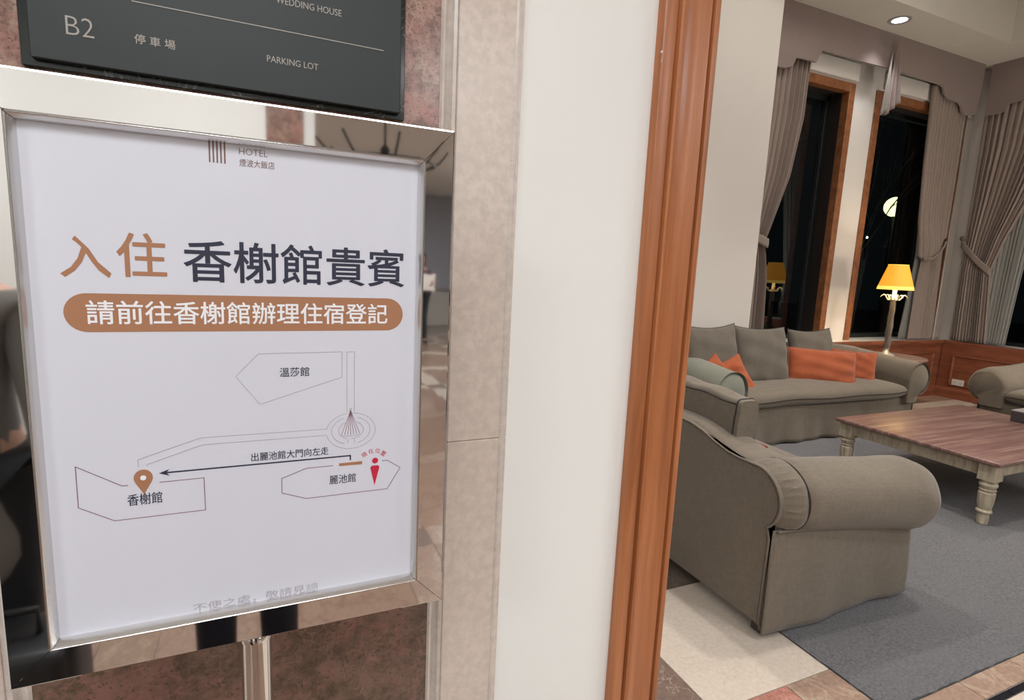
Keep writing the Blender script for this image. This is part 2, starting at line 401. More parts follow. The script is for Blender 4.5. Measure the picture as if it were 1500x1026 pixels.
pil2 = struct('trim_5', box(B(), -.50, -.371, .986, 1.003, .1, 2.6, .0015), BEIGEM)
# wooden door casing
x0, x1 = .744, .879
pr = [(0, 0), (0, .020), (.02, .023), (.22, .024), (.235, .020), (.25, .020), (.262, .031), (.30, .033), (.315, .027), (.33, .024), (.45, .020), (.60, .019), (.70, .022), (.80, .029), (.835, .030), (.85, .024), (.865, .024), (.88, .034), (.93, .037), (.97, .035), (1, .028), (1, 0)]
b = B(); prism(b, [(x0+a*(x1-x0), 1.003-h) for a, h in pr], lambda a, q, t: (a, q, t), 0.0, 3.12)
struct('door_1', b, WOOD, None, 50)
b = B(); box(b, .86, .879, 1.003, 1.2, 0, 3.0, .002); struct('trim_6', b, WOOD)
chip = B(); box(chip, .7425, .7475, .979, .985, 1.9375, 1.943, .002)
b = chip; prism(b, [(x0+.001, 1.92), (x0+.004, 1.93), (x0+.002, 1.94)], XZ, .981, .983)
o = obj('paint_chip', b, plain('bare filler', (226, 218, 206), .8), bpy.data.objects['door_1'])

# ---------------- directory sign
dirc = thing('directory_sign', 'dark grey wall directory on black veined marble above the framed notice, B2 parking lot row', 'sign', (-.03, .99, 1.74))
obj('marble_backing', box(B(), -.288, .224, .986, .994, 1.735, 2.6, .001), BLKM, dirc)
plate = obj('plate', box(B(), -.2745, .2145, .974, .986, 1.7435, 2.5, .0012), PLATE, dirc)
def text(body, x0, x1, z0, z1, y, mat, parent, bold=0, name='lettering', label=None, ang=0, fit=True, cap=None):
    cu = bpy.data.curves.new(name, 'FONT'); cu.body = body; cu.size = 1; cu.offset = min(0, bold); cu.resolution_u = 3
    t = bpy.data.objects.new(name, cu); C.objects.link(t)
    dg = bpy.context.evaluated_depsgraph_get(); me = bpy.data.meshes.new_from_object(t.evaluated_get(dg))
    bpy.data.objects.remove(t)
    xs = [v.co.x for v in me.vertices]; ys = [v.co.y for v in me.vertices]
    a0, a1, b0, b1 = min(xs), max(xs), min(ys), max(ys); ca, sa = math.cos(ang), math.sin(ang)
    for v in me.vertices:
        X = (v.co.x-a0)/(a1-a0)*(x1-x0); Z = (v.co.y-b0)/(b1-b0)*(z1-z0)
        if ang:
            X -= (x1-x0)/2; Z -= (z1-z0)/2; X, Z = X*ca-Z*sa+(x1-x0)/2, X*sa+Z*ca+(z1-z0)/2
        v.co = (x0+X, y, z0+Z)
    if bold > 0:
        bm = bmesh.new(); bm.from_mesh(me); src = bm.faces[:]; d = bold*(z1-z0)
        for q, (dx, dz) in enumerate(((d, 0), (-d, 0), (0, d), (0, -d), (d*.7, d*.7), (-d*.7, -d*.7), (d*.7, -d*.7), (-d*.7, d*.7))):
            r = bmesh.ops.duplicate(bm, geom=src)
            for e in r['geom']:
                if isinstance(e, bmesh.types.BMVert): e.co += Vector((dx, -.00001*(q+1), dz))
        bm.to_mesh(me); bm.free()
    me.materials.clear(); me.materials.append(mat)
    o = bpy.data.objects.new(name, me); C.objects.link(o)
    o.parent = parent; par = parent
    while par.type != 'EMPTY': par = par.parent
    o.matrix_parent_inverse = Matrix.Translation(-par.location) if parent is par else Matrix()
    if label: o['label'] = label
    return o
yp = .9733
text('B2', -.234, -.203, 1.7785, 1.8025, yp, GOLDT, plate, -.012, label='pale characters B2')
text('停 車 場', -.157, -.108, 1.782, 1.7945, yp, GOLDT, plate, .01)
text('PARKING LOT', .0115, .0850, 1.7882, 1.7975, yp, GOLDT, plate, .004)
text('WEDDING HOUSE', .0255, .120, 1.8735, 1.8830, yp, GOLDT, plate, .004)
text('B1', -.234, -.208, 1.885, 1.909, yp, GOLDT, plate, -.012)
b = B(); box(b, -.158, .186, yp, .9742, 1.8355, 1.8368); obj('divider_line', b, GOLDT, plate)

# ---------------- framed notice on a chrome stand
sg = thing('sign_stand', 'chrome framed hotel check-in notice with map, on a round chrome floor stand', 'sign', (-.018, .72, 0))
X0, X1, Z0, Z1, BW = -.2595, .2240, 1.0220, 1.6640, .040
X0i, X1i, Z0i, Z1i = X0+.0385, X1-.0385, Z0+.0395, Z1-.0405
def ringpt(k, prof):    # corners of nested rectangles: k 0..3, prof=(t, y) t=0 outer .. 1 inner, >1 beyond inner
    t, y = prof
    ex = max(0, t-1)*BW
    tt = min(t, 1)
    xa = X0+(X0i-X0)*tt+ex; xb = X1+(X1i-X1)*tt-ex; za = Z0+(Z0i-Z0)*tt+ex; zb = Z1+(Z1i-Z1)*tt-ex
    return [(xa, y, za), (xb, y, za), (xb, y, zb), (xa, y, zb)][k]
prof = [(0, .728), (0, .70194), (.055, .700), (.96, .700), (1.0, .7020)]
bead = [(1.0, .7020), (1.005, .6980), (1.025, .6970), (1.05, .6978), (1.07, .7010), (1.085, .7015), (1.14, .7113)]
for k in range(4):
    for pf, mt, nm in ((prof, CHROME, 'frame_bar'), (bead, CHROMEB, 'inner_bead')):
        b = B(); n = 24
        def fn(i, j, pf=pf, k=k):
            p = pf[round(j*(len(pf)-1))]; a = Vector(ringpt(k, p)); c = Vector(ringpt((k+1) % 4, p)); g_ = .00045/(c-a).length; return a.lerp(c, g_+(1-2*g_)*i)
        grid(b, fn, n, len(pf)-1)
        o = obj(nm, b, CHROMEW if (k == 1 and nm == 'frame_bar') else mt, sg, 12 if nm == 'frame_bar' else 60)
b = B(); box(b, X0+.004, X1-.004, .7125, .727, Z0+.004, Z1-.004); bk = obj('back_board', b, plain('grey board', (90, 90, 92), .6), sg)
post = obj('poster', box(B(), X0i-.002, X1i+.002, .7113, .7121, Z0i-.002, Z1i+.002), POSTER, sg)
ty = .7110
T = lambda *a, **k: text(a[0], a[1], a[2], a[3], a[4], ty-k.pop('dy', 0), a[5], post, **k)
T('入', -.1895, -.147, 1.4685, 1.5095, INKB, bold=.012, label='large brown characters')
T('住', -.1405, -.0965, 1.4700, 1.5160, INKB, bold=.012)
T('香榭館貴賓', -.0795, .1640, 1.4665, 1.5125, INKN, bold=.012, label='large navy characters')
def poly(pts, mat, name, dy=0, label=None):
    b = B(); b.faces.new([b.verts.new((x, ty-dy, z)) for x, z in pts]); o = obj(name, b, mat, post, recalc=False)
    if label: o['label'] = label
    return o
def arcpts(cx, cz, rx, rz, a0, a1, n=24): return [(cx+rx*math.cos(R(a0+(a1-a0)*i/n)), cz+rz*math.sin(R(a0+(a1-a0)*i/n))) for i in range(n+1)]
poly(arcpts(.1430, 1.4310, .0205, .0205, -90, 90, 16)+arcpts(-.1695, 1.4310, .0205, .0205, 90, 270, 16), INKB, 'banner', label='brown rounded banner')
T('請前往香榭館辦理住宿登記', -.1705, .1435, 1.4190, 1.4440, INKW, bold=.012, dy=.0003, label='white characters on the banner')
def line(pts, wd, mat, name='map_line', closed=False, label=None):
    b = B(); n = len(pts)
    for i in range(n if closed else n-1):
        p, q = Vector(pts[i]), Vector(pts[(i+1) % n]); d = (q-p).normalized(); s = Vector((-d.y, d.x))*wd/2; e = d*wd/2
        b.faces.new([b.verts.new((v.x, ty-.0001*(i % 2), v.y)) for v in (p-e-s, q+e-s, q+e+s, p-e+s)])
    o = obj(name, b, mat, post, recalc=False)
    if label: o['label'] = label
LG, LM = .00055, .0008
line([(-.0075, 1.3835), (.0878, 1.3838), (.0878, 1.3515), (-.0068, 1.3220), (-.0322, 1.3570)], LG, INKG, closed=True, label='grey outline of the upper building')
line([(.0937, 1.306), (.0937, 1.3835), (.1028, 1.3835), (.1028, 1.306)], LG, INKG)
line(arcpts(.0990, 1.2805, .0305, .0237, 192, 455), LG, INKG)
line(arcpts(.0990, 1.2805, .0305, .0237, 100, 168, 10), LG, INKG)
line(arcpts(.0988, 1.2810, .0240, .0180, -70, 68), LG, INKG); line(arcpts(.0988, 1.2810, .0240, .0180, 112, 250), LG, INKG)
line(arcpts(.0988, 1.2815, .0155, .0115, -90, 60), LG, INKG); line(arcpts(.0988, 1.2815, .0155, .0115, 120, 250), LG, INKG)
line([(.095, 1.2645), (.095, 1.2695)], LG, INKG); line([(.1035, 1.2645), (.1035, 1.2695)], LG, INKG)
for k in range(-3, 4): line([(.0982, 1.3075), (.0984+k*.0037, 1.2745+abs(k)*.0008)], LG, INKM)
line(arcpts(.0984, 1.2765, .0120, .0030, 180, 360, 10), LG, INKG); line(arcpts(.0983, 1.309, .0012, .0012, 0, 360, 10), LG, INKG)
line([(.0690, 1.2852), (-.0705, 1.2860), (-.1330, 1.2660), (-.1330, 1.2572)], LG, INKG)
line([(.0690, 1.2770), (-.0688, 1.2775), (-.1245, 1.2595), (-.1245, 1.2572)], LG, INKG)
line([(-.1440, 1.2370), (-.1490, 1.2370), (-.1900, 1.2640), (-.1900, 1.2170), (-.1580, 1.1970), (-.0685, 1.1970), (-.0688, 1.2370), (-.1130, 1.2370)], LM, INKM, label='maroon outline of the left building')
line([(.0760, 1.2360), (.0440, 1.2360), (.0155, 1.2260), (.0155, 1.2070), (.0440, 1.1960), (.1460, 1.1960), (.1630, 1.2240), (.1460, 1.2360), (.1390, 1.2360)], LM, INKM, label='maroon outline of the right building')
T('溫莎館', .0155, .0490, 1.3545, 1.3660, INKN, bold=.006)
T('出麗池館大門向左走', -.0180, .0710, 1.2515, 1.2620, INKN, bold=.006)
T('麗池館', .0720, .1050, 1.2110, 1.2230, INKN, bold=.004)
T('香榭館', -.1450, -.1115, 1.2125, 1.2260, INKN, bold=.006)
for ch, x, z, a in (('現', .1158, 1.2465, 35), ('在', .1242, 1.2505, 12), ('位', .1330, 1.2505, -12), ('置', .1405, 1.2460, -35)):
    T(ch, x-.0033, x+.0033, z-.0032, z+.0032, INKR, ang=R(a), name='small_character')
line([(.0980, 1.2420), (.0980, 1.2473), (-.1100, 1.2478)], .0017, INKN, 'arrow', label='navy arrow pointing left')
poly([(-.1135, 1.2478), (-.1030, 1.2518), (-.1065, 1.2478), (-.1030, 1.2438)], INKN, 'arrow_head', .0002)
poly([(.0840, 1.2345), (.1130, 1.2340), (.1130, 1.2382), (.0840, 1.2382)], INKB, 'brown_bar')
poly([(-.1288, 1.2245)]+arcpts(-.1288, 1.2440, .0092, .0100, -28, 208, 18), INKB, 'map_pin', label='brown map pin')
poly(arcpts(-.1288, 1.2442, .0030, .0030, 0, 360, 14)[:-1], INKW, 'pin_hole', .0003)
poly([(.1235, 1.2280), (.1255, 1.2305), (.1335, 1.2305), (.1355, 1.2280), (.1292, 1.2030)], INKR, 'figure_body', label='red standing figure mark')
poly(arcpts(.1297, 1.2372, .0040, .0040, 0, 360, 16)[:-1], INKR, 'figure_head')
for i in range(5): poly([(-.0518+i*.0037, 1.5968), (-.0503+i*.0037, 1.5968), (-.0503+i*.0037, 1.6185), (-.0518+i*.0037, 1.6185)], INKL, 'logo_bar')
T('HOTEL', -.0220, .0070, 1.6085, 1.6155, INKL, bold=-.01)
T('煙波大飯店', -.0220, .0140, 1.5958, 1.6040, INKL)
T('不便之處，敬請見諒', -.0860, .0570, 1.0670, 1.0785, INKG, bold=-.005)
# pole, collar and base
b = B(); lathe(b, [(.0182, .02), (.0182, 1.010), (.0190, 1.012), (.0190, 1.019), (.0182, 1.0205)], (-.0180, .722, 0), 28); obj('pole', b, CHROME, sg, 40)
b = B(); lathe(b, [(.17, 0), (.17, .006), (.165, .012), (.06, .020), (.03, .03), (.024, .05), (.0185, .052)], (-.018, .722, 0), 40); obj('base', b, CHROME, sg, 40)
b = B(); box(b, -.045, .009, .727, .732, 1.021, 1.15, .001); obj('bracket', b, CHROME, sg)

# ================================================================ WINDOWS
def window(name, x0, x1, axis='x'):
    z0, z1, f = .76, 3.72, .095
    def bx(b, a0, a1, d0, d1, za, zb, bev=.004):
        if axis == 'x': box(b, a0, a1, A+d0, A+d1, za, zb, bev)
        else: box(b, 8.57+d0, 8.57+d1, a0, a1, za, zb, bev)
    b = B()
    bx(b, x0, x0+f, -.02, .07, z0, z1); bx(b, x1-f, x1, -.02, .07, z0, z1)
    bx(b, x0+f, x1-f, -.02, .07, z1-f, z1)
    fr = struct(name, b, WOODH)
    b = B()
    bx(b, x0, x0+f, .072, .30, z0, z1, .002); bx(b, x1-f, x1, .072, .30, z0, z1, .002); bx(b, x0+f, x1-f, .072, .30, z1-f, z1, .002)
    obj('dark_reveal', b, plain('reveal in painted shade', (30, 20, 17), .6), fr)  # shade inside the deep reveal is put into its dark colour
    b = B()
    bx(b, x0+f, x0+f+.05, .22, .29, z0, z1-f, .003); bx(b, x1-f-.05, x1-f, .22, .29, z0, z1-f, .003)
    bx(b, x0+f, x1-f, .22, .29, z1-f-.05, z1-f, .003); bx(b, x0+f, x1-f, .22, .29, z0, z0+.05, .003)
    obj('sash', b, plain('dark bronze sash', (32, 37, 37), .4, .3), fr)
    b = B(); bx(b, x0+f+.04, x1-f-.04, .262, .268, z0+.04, z1-f-.04, 0)
    obj('pane', b, GLASS, fr)
    return fr
window('window_1', 4.92, 6.22); window('window_2', 6.60, 8.42); window('window_3', 1.9, 4.28, 'y')
# blind boxes above the windows
for i, (x0, x1) in enumerate(((4.92, 6.22), (6.72, 8.42))):
    struct('trim_%d' % (7+i), box(B(), x0, x1, A-.05, A, 3.74, 3.93, .006), COLW)
# sill slabs
struct('window_sill_1', box(B(), 4.6, 8.56, 4.452, A+.30, .722, .762, .004), SILL)
struct('window_sill_2', box(B(), 8.452, 8.86, 1.5, 4.45, .722, .762, .004), SILL)
# wainscot
wn = B(); box(wn, 4.6, 8.41, 4.445, A, 0, .722); wn_o = struct('wall_wainscot', wn, WAIN)
box_ = B(); box(box_, 8.415, 8.57, 1.18, 4.44, 0, .722); obj('side_panelling', box_, WAIN, wn_o)
def along(b, axis, a0, a1, prof, base):
    if axis == 'x': prism(b, [(base-d, z) for d, z in prof], YZ, a0, a1)
    else: prism(b, [(base-d, z) for d, z in prof], XZ, a0, a1)
rail = [(0, .66), (.008, .66), (.012, .69), (.022, .70), (.030, .72), (.034, .745), (.028, .765), (0, .768)]
b = B(); along(b, 'x', 4.6, 8.41, rail, 4.452); obj('wooden_rail', b, WAIN, wn_o, 40)
b = B(); along(b, 'y', 1.3, 4.45, rail, 8.452); obj('wooden_rail', b, WAIN, wn_o, 40)
bb = [(0, 0), (.022, 0), (.022, .105), (.016, .12), (.010, .125), (0, .135)]
b = B(); along(b, 'x', 4.6, 8.41, bb, 4.447); struct('baseboard_back', b, WAIN, None, 40)
b = B(); along(b, 'y', 1.3, 4.45, bb, 8.417); struct('baseboard_right', b, WAIN, None, 40)
def pframe(axis, a0, a1, z0, z1, base):
    b = B(); pr = [(0, 0), (.010, .002), (.014, .010), (.010, .020), (.004, .026), (0, .030)]
    cs = [(a0, z0), (a1, z0), (a1, z1), (a0, z1)]; cx, cz = (a0+a1)/2, (z0+z1)/2
    def fn(i, j):
        k = round(i*4) % 4; d, t = pr[round(j*5)]; a, z = cs[k]
        a += t if a < cx else -t; z += t if z < cz else -t
        return (a, base-d, z) if axis == 'x' else (base-d, a, z)
    grid(b, fn, 4, 5, closeu=True)
    obj('panel_moulding', b, WAIN, wn_o, 20)
for a0, a1 in ((5.7, 6.5), (6.65, 7.45), (7.6, 8.27)): pframe('x', a0, a1, .19, .60, 4.446)
for a0, a1 in ((3.25, 4.30), (2.1, 3.1)): pframe('y', a0, a1, .17, .585, 8.416)
outl = thing('wall_outlet', 'white double wall outlet on the wood wainscot near the corner', 'outlet', (8.41, 4.185, .22))
obj('cover_plate', box(B(), 8.403, 8.4145, 4.115, 4.255, .185, .265, .002), OUTW, outl)
for y in (4.15, 4.22):
    b = B()
    for d in (-.009, .009): box(b, 8.4020, 8.4035, y+d-.002, y+d+.002, .218, .232)
    box(b, 8.4020, 8.4035, y-.003, y+.003, .203, .209); obj('socket_slots', b, SLOT, outl)

# ================================================================ CURTAINS AND VALANCES
def lerp_tab(tab, z):
    for (za, a), (zb, c) in zip(tab, tab[1:]):
        if zb <= z <= za: t = (za-z)/(za-zb); t = t*t*(3-2*t) if False else t; return a+(c-a)*t
    return tab[-1][1] if z < tab[-1][0] else tab[0][1]
def curtain_mesh(L, Rr, z1, z0, n, amp, base, axis, ph=0, wid=0.0, nz=60, hem=None):
    """drape between edge tables L,R (z->position); pleats n"""
    b = B()
    def fn(i, j):
        z = z1+(z0-z1)*j; a, c = lerp_tab(L, z), lerp_tab(Rr, z)
        x = a+(c-a)*i; w_ = abs(c-a)
        am = 1.5*amp*(0.65+.35*math.sin(3*i*math.pi+ph))*min(1, w_/.35)
        if hem: z = z+hem(i)*max(0, (j-.97)/.03) if j > .97 else z
        sn = math.sin(2*math.pi*n*i+ph+.5*math.sin(9*i)); d = am*(1-2*abs(math.sin(math.pi*n*i+ph+.25*math.sin(9*i)))**.55)+.15*am*math.sin(2*math.pi*n*2.3*i+1+j*.8)
        x += .006*math.sin(2*math.pi*n*i+ph+1.6)
        return (x, base+d, z) if axis == 'x' else (base+d, x, z)
    grid(b, fn, n*10, nz); return b
def solid(o, t=.004):
    m = o.modifiers.new('thickness', 'SOLIDIFY'); m.thickness = t; m.offset = 0; return o
def tieband(name, pts, rad, parent, mat):
    b = B(); tube(b, pts, rad, 8); o = obj(name, b, mat, parent, 60); return o
# curtain by the pier, left of window 1
c1 = thing('curtain', 'mauve curtain tied back beside the white pier, narrow, left of the first window', 'curtain', (5.0, 4.50, .78), 'tied back mauve curtains')
solid(obj('drape', curtain_mesh([(3.80, 4.66), (2.0, 4.64), (1.86, 4.72), (.77, 4.70)], [(3.80, 5.35), (3.2, 5.34), (2.6, 5.24), (2.1, 5.06), (1.86, 4.97), (1.75, 5.01), (1.5, 5.06), (.77, 5.11)], 3.80, .775, 9, .022, 4.505, 'x', .5), CURT, c1, 60))
b = B()
def fnt(i, j):
    x = 4.66+(5.00-4.66)*i; return (x, 4.470-.016*math.sin(math.pi*i)-.006*math.sin(math.pi*j), 1.95-.09*i+(-.05+.10*j)+.004*math.sin(i*40))
grid(b, fnt, 12, 4); solid(obj('tieback', b, CURT, c1, 60), .006)
# curtain of window 2, left of the room corner
c2 = thing('curtain', 'mauve curtain between the second window and the room corner, swagged over a tieback', 'curtain', (7.95, 4.50, .78), 'tied back mauve curtains')
def c2fn(i, j):
    z = 3.90+(1.80-3.90)*j
    xl = lerp_tab([(3.9, 7.48), (3.0, 7.53), (2.3, 7.60), (1.80, 7.68)], z); xr = 8.20
    x = xl+(xr-xl)*i
    zz = z
    if j > .75:
        k = (j-.75)/.25; bot = 1.84+.28*max(0, i-.35)**1.3*1.9 - .05*math.sin(math.pi*min(1, i/.5))
        zz = (3.90-2.1*.75)*(1-k)+bot*k
    bulge = .045*math.exp(-((zz-1.98)/.20)**2)*math.sin(math.pi*min(1, i*1.1+.05))
    return (x, 4.495+.024*(1-2*abs(math.sin(math.pi*11*i+.3*math.sin(8*i)))**.55)-.004*math.sin(40*i+2*j)-bulge, zz)
b = B(); grid(b, c2fn, 108, 60); solid(obj('drape', b, CURT, c2, 60))
solid(obj('lower_drape', curtain_mesh([(2.0, 7.78), (1.4, 7.72), (.775, 7.72)], [(2.0, 8.20), (.775, 8.27)], 2.0, .775, 8, .014, 4.515, 'x', 1.0), CURT, c2, 60))
s2 = obj('sheer', curtain_mesh([(3.85, 7.56), (1.85, 7.70), (1.4, 7.66), (.775, 7.585)], [(3.85, 7.95), (.775, 7.95)], 3.85, .775, 10, .012, 4.545, 'x', .3), SHEER, c2, 60); solid(s2, .003); s2['label'] = 'grey sheer layer'
solid(obj('lining_edge', curtain_mesh([(3.62, 8.20), (.775, 8.25)], [(3.62, 8.35), (.775, 8.36)], 3.62, .775, 1, .008, 4.47, 'x', .3), LINING, c2, 60))
tieband('tieback', [(7.70, 4.435, 1.83), (7.85, 4.420, 1.83), (8.0, 4.43, 1.90), (8.12, 4.45, 2.00), (8.19, 4.48, 2.06)], .014, c2, CURT)
# curtain on the right wall
c3 = thing('curtain', 'pleated mauve curtain on the right-hand wall, just past the room corner', 'curtain', (8.47, 4.1, .78), 'tied back mauve curtains')
solid(obj('drape', curtain_mesh([(3.90, 4.42), (.775, 4.395)], [(3.90, 3.52), (3.2, 3.60), (2.6, 3.78), (2.1, 3.96), (1.72, 4.06), (1.5, 4.04), (.775, 3.98)], 3.90, .775, 13, .026, 8.49, 'y', .2), CURT, c3, 60))
s3 = obj('sheer', curtain_mesh([(3.85, 4.10), (.775, 4.10)], [(3.85, 3.40), (2.9, 3.62), (2.2, 3.72), (1.6, 3.76), (.775, 3.80)], 3.85, .775, 9, .014, 8.535, 'y', 1.3), SHEER, c3, 60); solid(s3, .003); s3['label'] = 'grey green sheer layer'
b = B()
def fnt(i, j):
    return (8.452-.018*math.sin(math.pi*i), 4.43-.37*i, 2.05-.36*i**1.25+.04*math.sin(math.pi*i)*-1+(-.05+.10*j))
grid(b, fnt, 14, 4); solid(obj('tieback', b, CURT, c3, 60), .008)
b = B(); lathe(b, [(.012, 0), (.03, .01), (.034, .022), (.02, .035), (.006, .04)], (0, 0, 0), 14)
bmesh.ops.rotate(b, verts=b.verts, matrix=Matrix.Rotation(R(-90), 3, 'Y')); bmesh.ops.translate(b, verts=b.verts, vec=(8.47, 4.425, 2.12)); obj('tieback_hook', b, BRASS, c3, 40)
c4 = thing('curtain', 'grey green sheer curtain at the right edge of the right wall window', 'curtain', (8.5, 2.9, .78))
obj('drape', curtain_mesh([(3.85, 3.0), (2.0, 3.2), (.775, 3.38)], [(3.85, 2.2), (.775, 2.6)], 3.85, .775, 10, .014, 8.53, 'y', .9), SHEER, c4, 60)
# valances
v1 = tag(obj('valance', prism(B(), [(4.56, 3.60), (4.88, 3.61), (4.96, 3.635), (5.00, 3.66), (5.03, 3.735), (5.10, 3.742), (5.33, 3.745), (5.355, 3.80), (5.40, 3.872), (6.48, 3.885), (7.44, 3.875), (7.52, 3.86), (7.57, 3.79), (7.64, 3.745), (7.88, 3.735), (7.94, 3.70), (7.97, 3.64), (8.03, 3.615), (8.17, 3.625), (8.27, 3.66), (8.31, 4.249), (4.56, 4.249)], XZ, 4.405, 4.43), VAL), 'mauve scalloped valance above the two windows left of the corner', 'valance', 'scalloped valances')
v2 = tag(obj('valance', prism(B(), [(4.37, 3.645), (4.22, 3.635), (4.16, 3.67), (4.13, 3.735), (3.99, 3.748), (3.93, 3.79), (3.88, 3.875), (2.6, 3.88), (2.0, 3.88), (1.9, 3.74), (1.6, 3.74), (1.5, 3.63), (1.3, 3.63), (1.3, 4.249), (4.37, 4.249)], YZ, 8.385, 8.41), VAL), 'mauve scalloped valance on the right-hand wall past the corner', 'valance', 'scalloped valances')
# jabot tail hanging in the middle of the valance
jb = thing('jabot', 'folded fabric tail hanging from the middle of the valance between the windows', 'curtain', (6.5, 4.36, 3.6))
def jfn(i, j):
    wdt = .015+.125*j; n = math.sin(i*math.pi*5)
    z = 4.14-.62*j-.17*j*(1-i)
    return (6.52-.02*j+(i-.5)*2*wdt*.8, 4.355-.045*j*n-.02*j, z)
b = B(); grid(b, jfn, 40, 20); solid(obj('tail', b, VAL, jb, 60), .004)
def jf2(i, j):
    wdt = .10*j; return (6.40-.03*j+(i-.5)*wdt, 4.33-.02*math.sin(i*9)*j, 4.05-.66*j-.05*j*(1-i))
b = B(); grid(b, jf2, 16, 16); o = solid(obj('lining_fold', b, LINING, jb, 60), .004); o['label'] = 'pale lining fold'

# ================================================================ CEILING FITTINGS
dl = thing('ceiling_downlight', 'lit round white downlight recessed in the ceiling edge', 'downlight', (6.2, 4.17, 4.25))
b = B(); lathe(b, [(.074, -.004), (.092, -.010), (.108, -.008), (.110, 0), (.074, .0)], (6.2, 4.17, 4.25), 36); obj('rim', b, plain('rim grey', (150, 148, 144), .5), dl, 40)
b = B(); lathe(b, [(.0, -.004), (.074, -.004), (.078, -.001)], (6.2, 4.17, 4.25), 32); obj('lens', b, EMD, dl)
dl = thing('unlit_downlight', 'unlit round fitting flush in the ceiling near the room corner', 'ceiling fitting', (7.42, 4.26, 4.25))  # unlit downlight in the soffit, gives no light
b = B(); lathe(b, [(.0, -.003), (.07, -.003), (.08, -.007), (.092, -.004), (.094, 0)], (7.35, 4.22, 4.25), 30); obj('cover', b, CEIL, dl, 40)
for i, (x, y) in enumerate(((-.2, -1.0), (1.5, -2.6), (-2.2, -1.6), (-1.6, -6.4), (3.2, -6.4), (3.4, -1.2))):
    t = thing('ceiling_light', ('round lobby ceiling light directly above the raised phone', 'round lobby ceiling light before the iron chandelier', 'round lobby ceiling light over the dark grey coat side of the lobby', 'round lobby ceiling light beyond the chandelier, left of it', 'round lobby ceiling light above the person with the white board', 'round lobby ceiling light in front of the lounge opening')[i], 'ceiling light', (x, y, 3), 'lobby ceiling lights')
    b = B(); lathe(b, [(.30, -.03), (.33, -.03), (.34, -.01), (.34, 0), (.30, 0)], (x, y, 3.0), 32); obj('rim', b, plain('lobby rim', (190, 188, 184), .4), t, 40)
    b = B(); lathe(b, [(0, -.02), (.30, -.02), (.30, -.001)], (x, y, 3.0), 32); obj('lens', b, EML, t)

# ================================================================ RUG
def rug():
    b = B(); X0, X1, Y0, Y1 = 1.985, 7.1, 1.026, 3.80
    nx, ny = 220, 120
    rnd = random.Random(3)
    def fn(i, j):
        x = X0+(X1-X0)*i; y = Y0+(Y1-Y0)*j
        e = min(i*(X1-X0), (1-i)*(X1-X0), j*(Y1-Y0), (1-j)*(Y1-Y0))
        z = .004+.010*min(1, e/.015)+.0015*math.sin(x*9+y*4)*math.sin(y*7-x*3)
        x += (.002*math.sin(y*37)+.0015*math.sin(y*91))*(1 if i in (0, 1) else 0)
        y += (.002*math.sin(x*33)+.0015*math.sin(x*83))*(1 if j in (0, 1) else 0)
        return (x, y, z)
    grid(b, fn, nx, ny)
    o = obj('rug', b, RUG, None, 60); return tag(o, 'large grey cut-pile carpet under the sofas and coffee table', 'rug')
rg = rug()
b = B(); P4 = [(1.984, 1.025), (7.101, 1.025), (7.101, 3.801), (1.984, 3.801)]
prism(b, P4, lambda a, c, t: (a, c, t), .001, .005); obj('edge_binding', b, RUGE, rg)

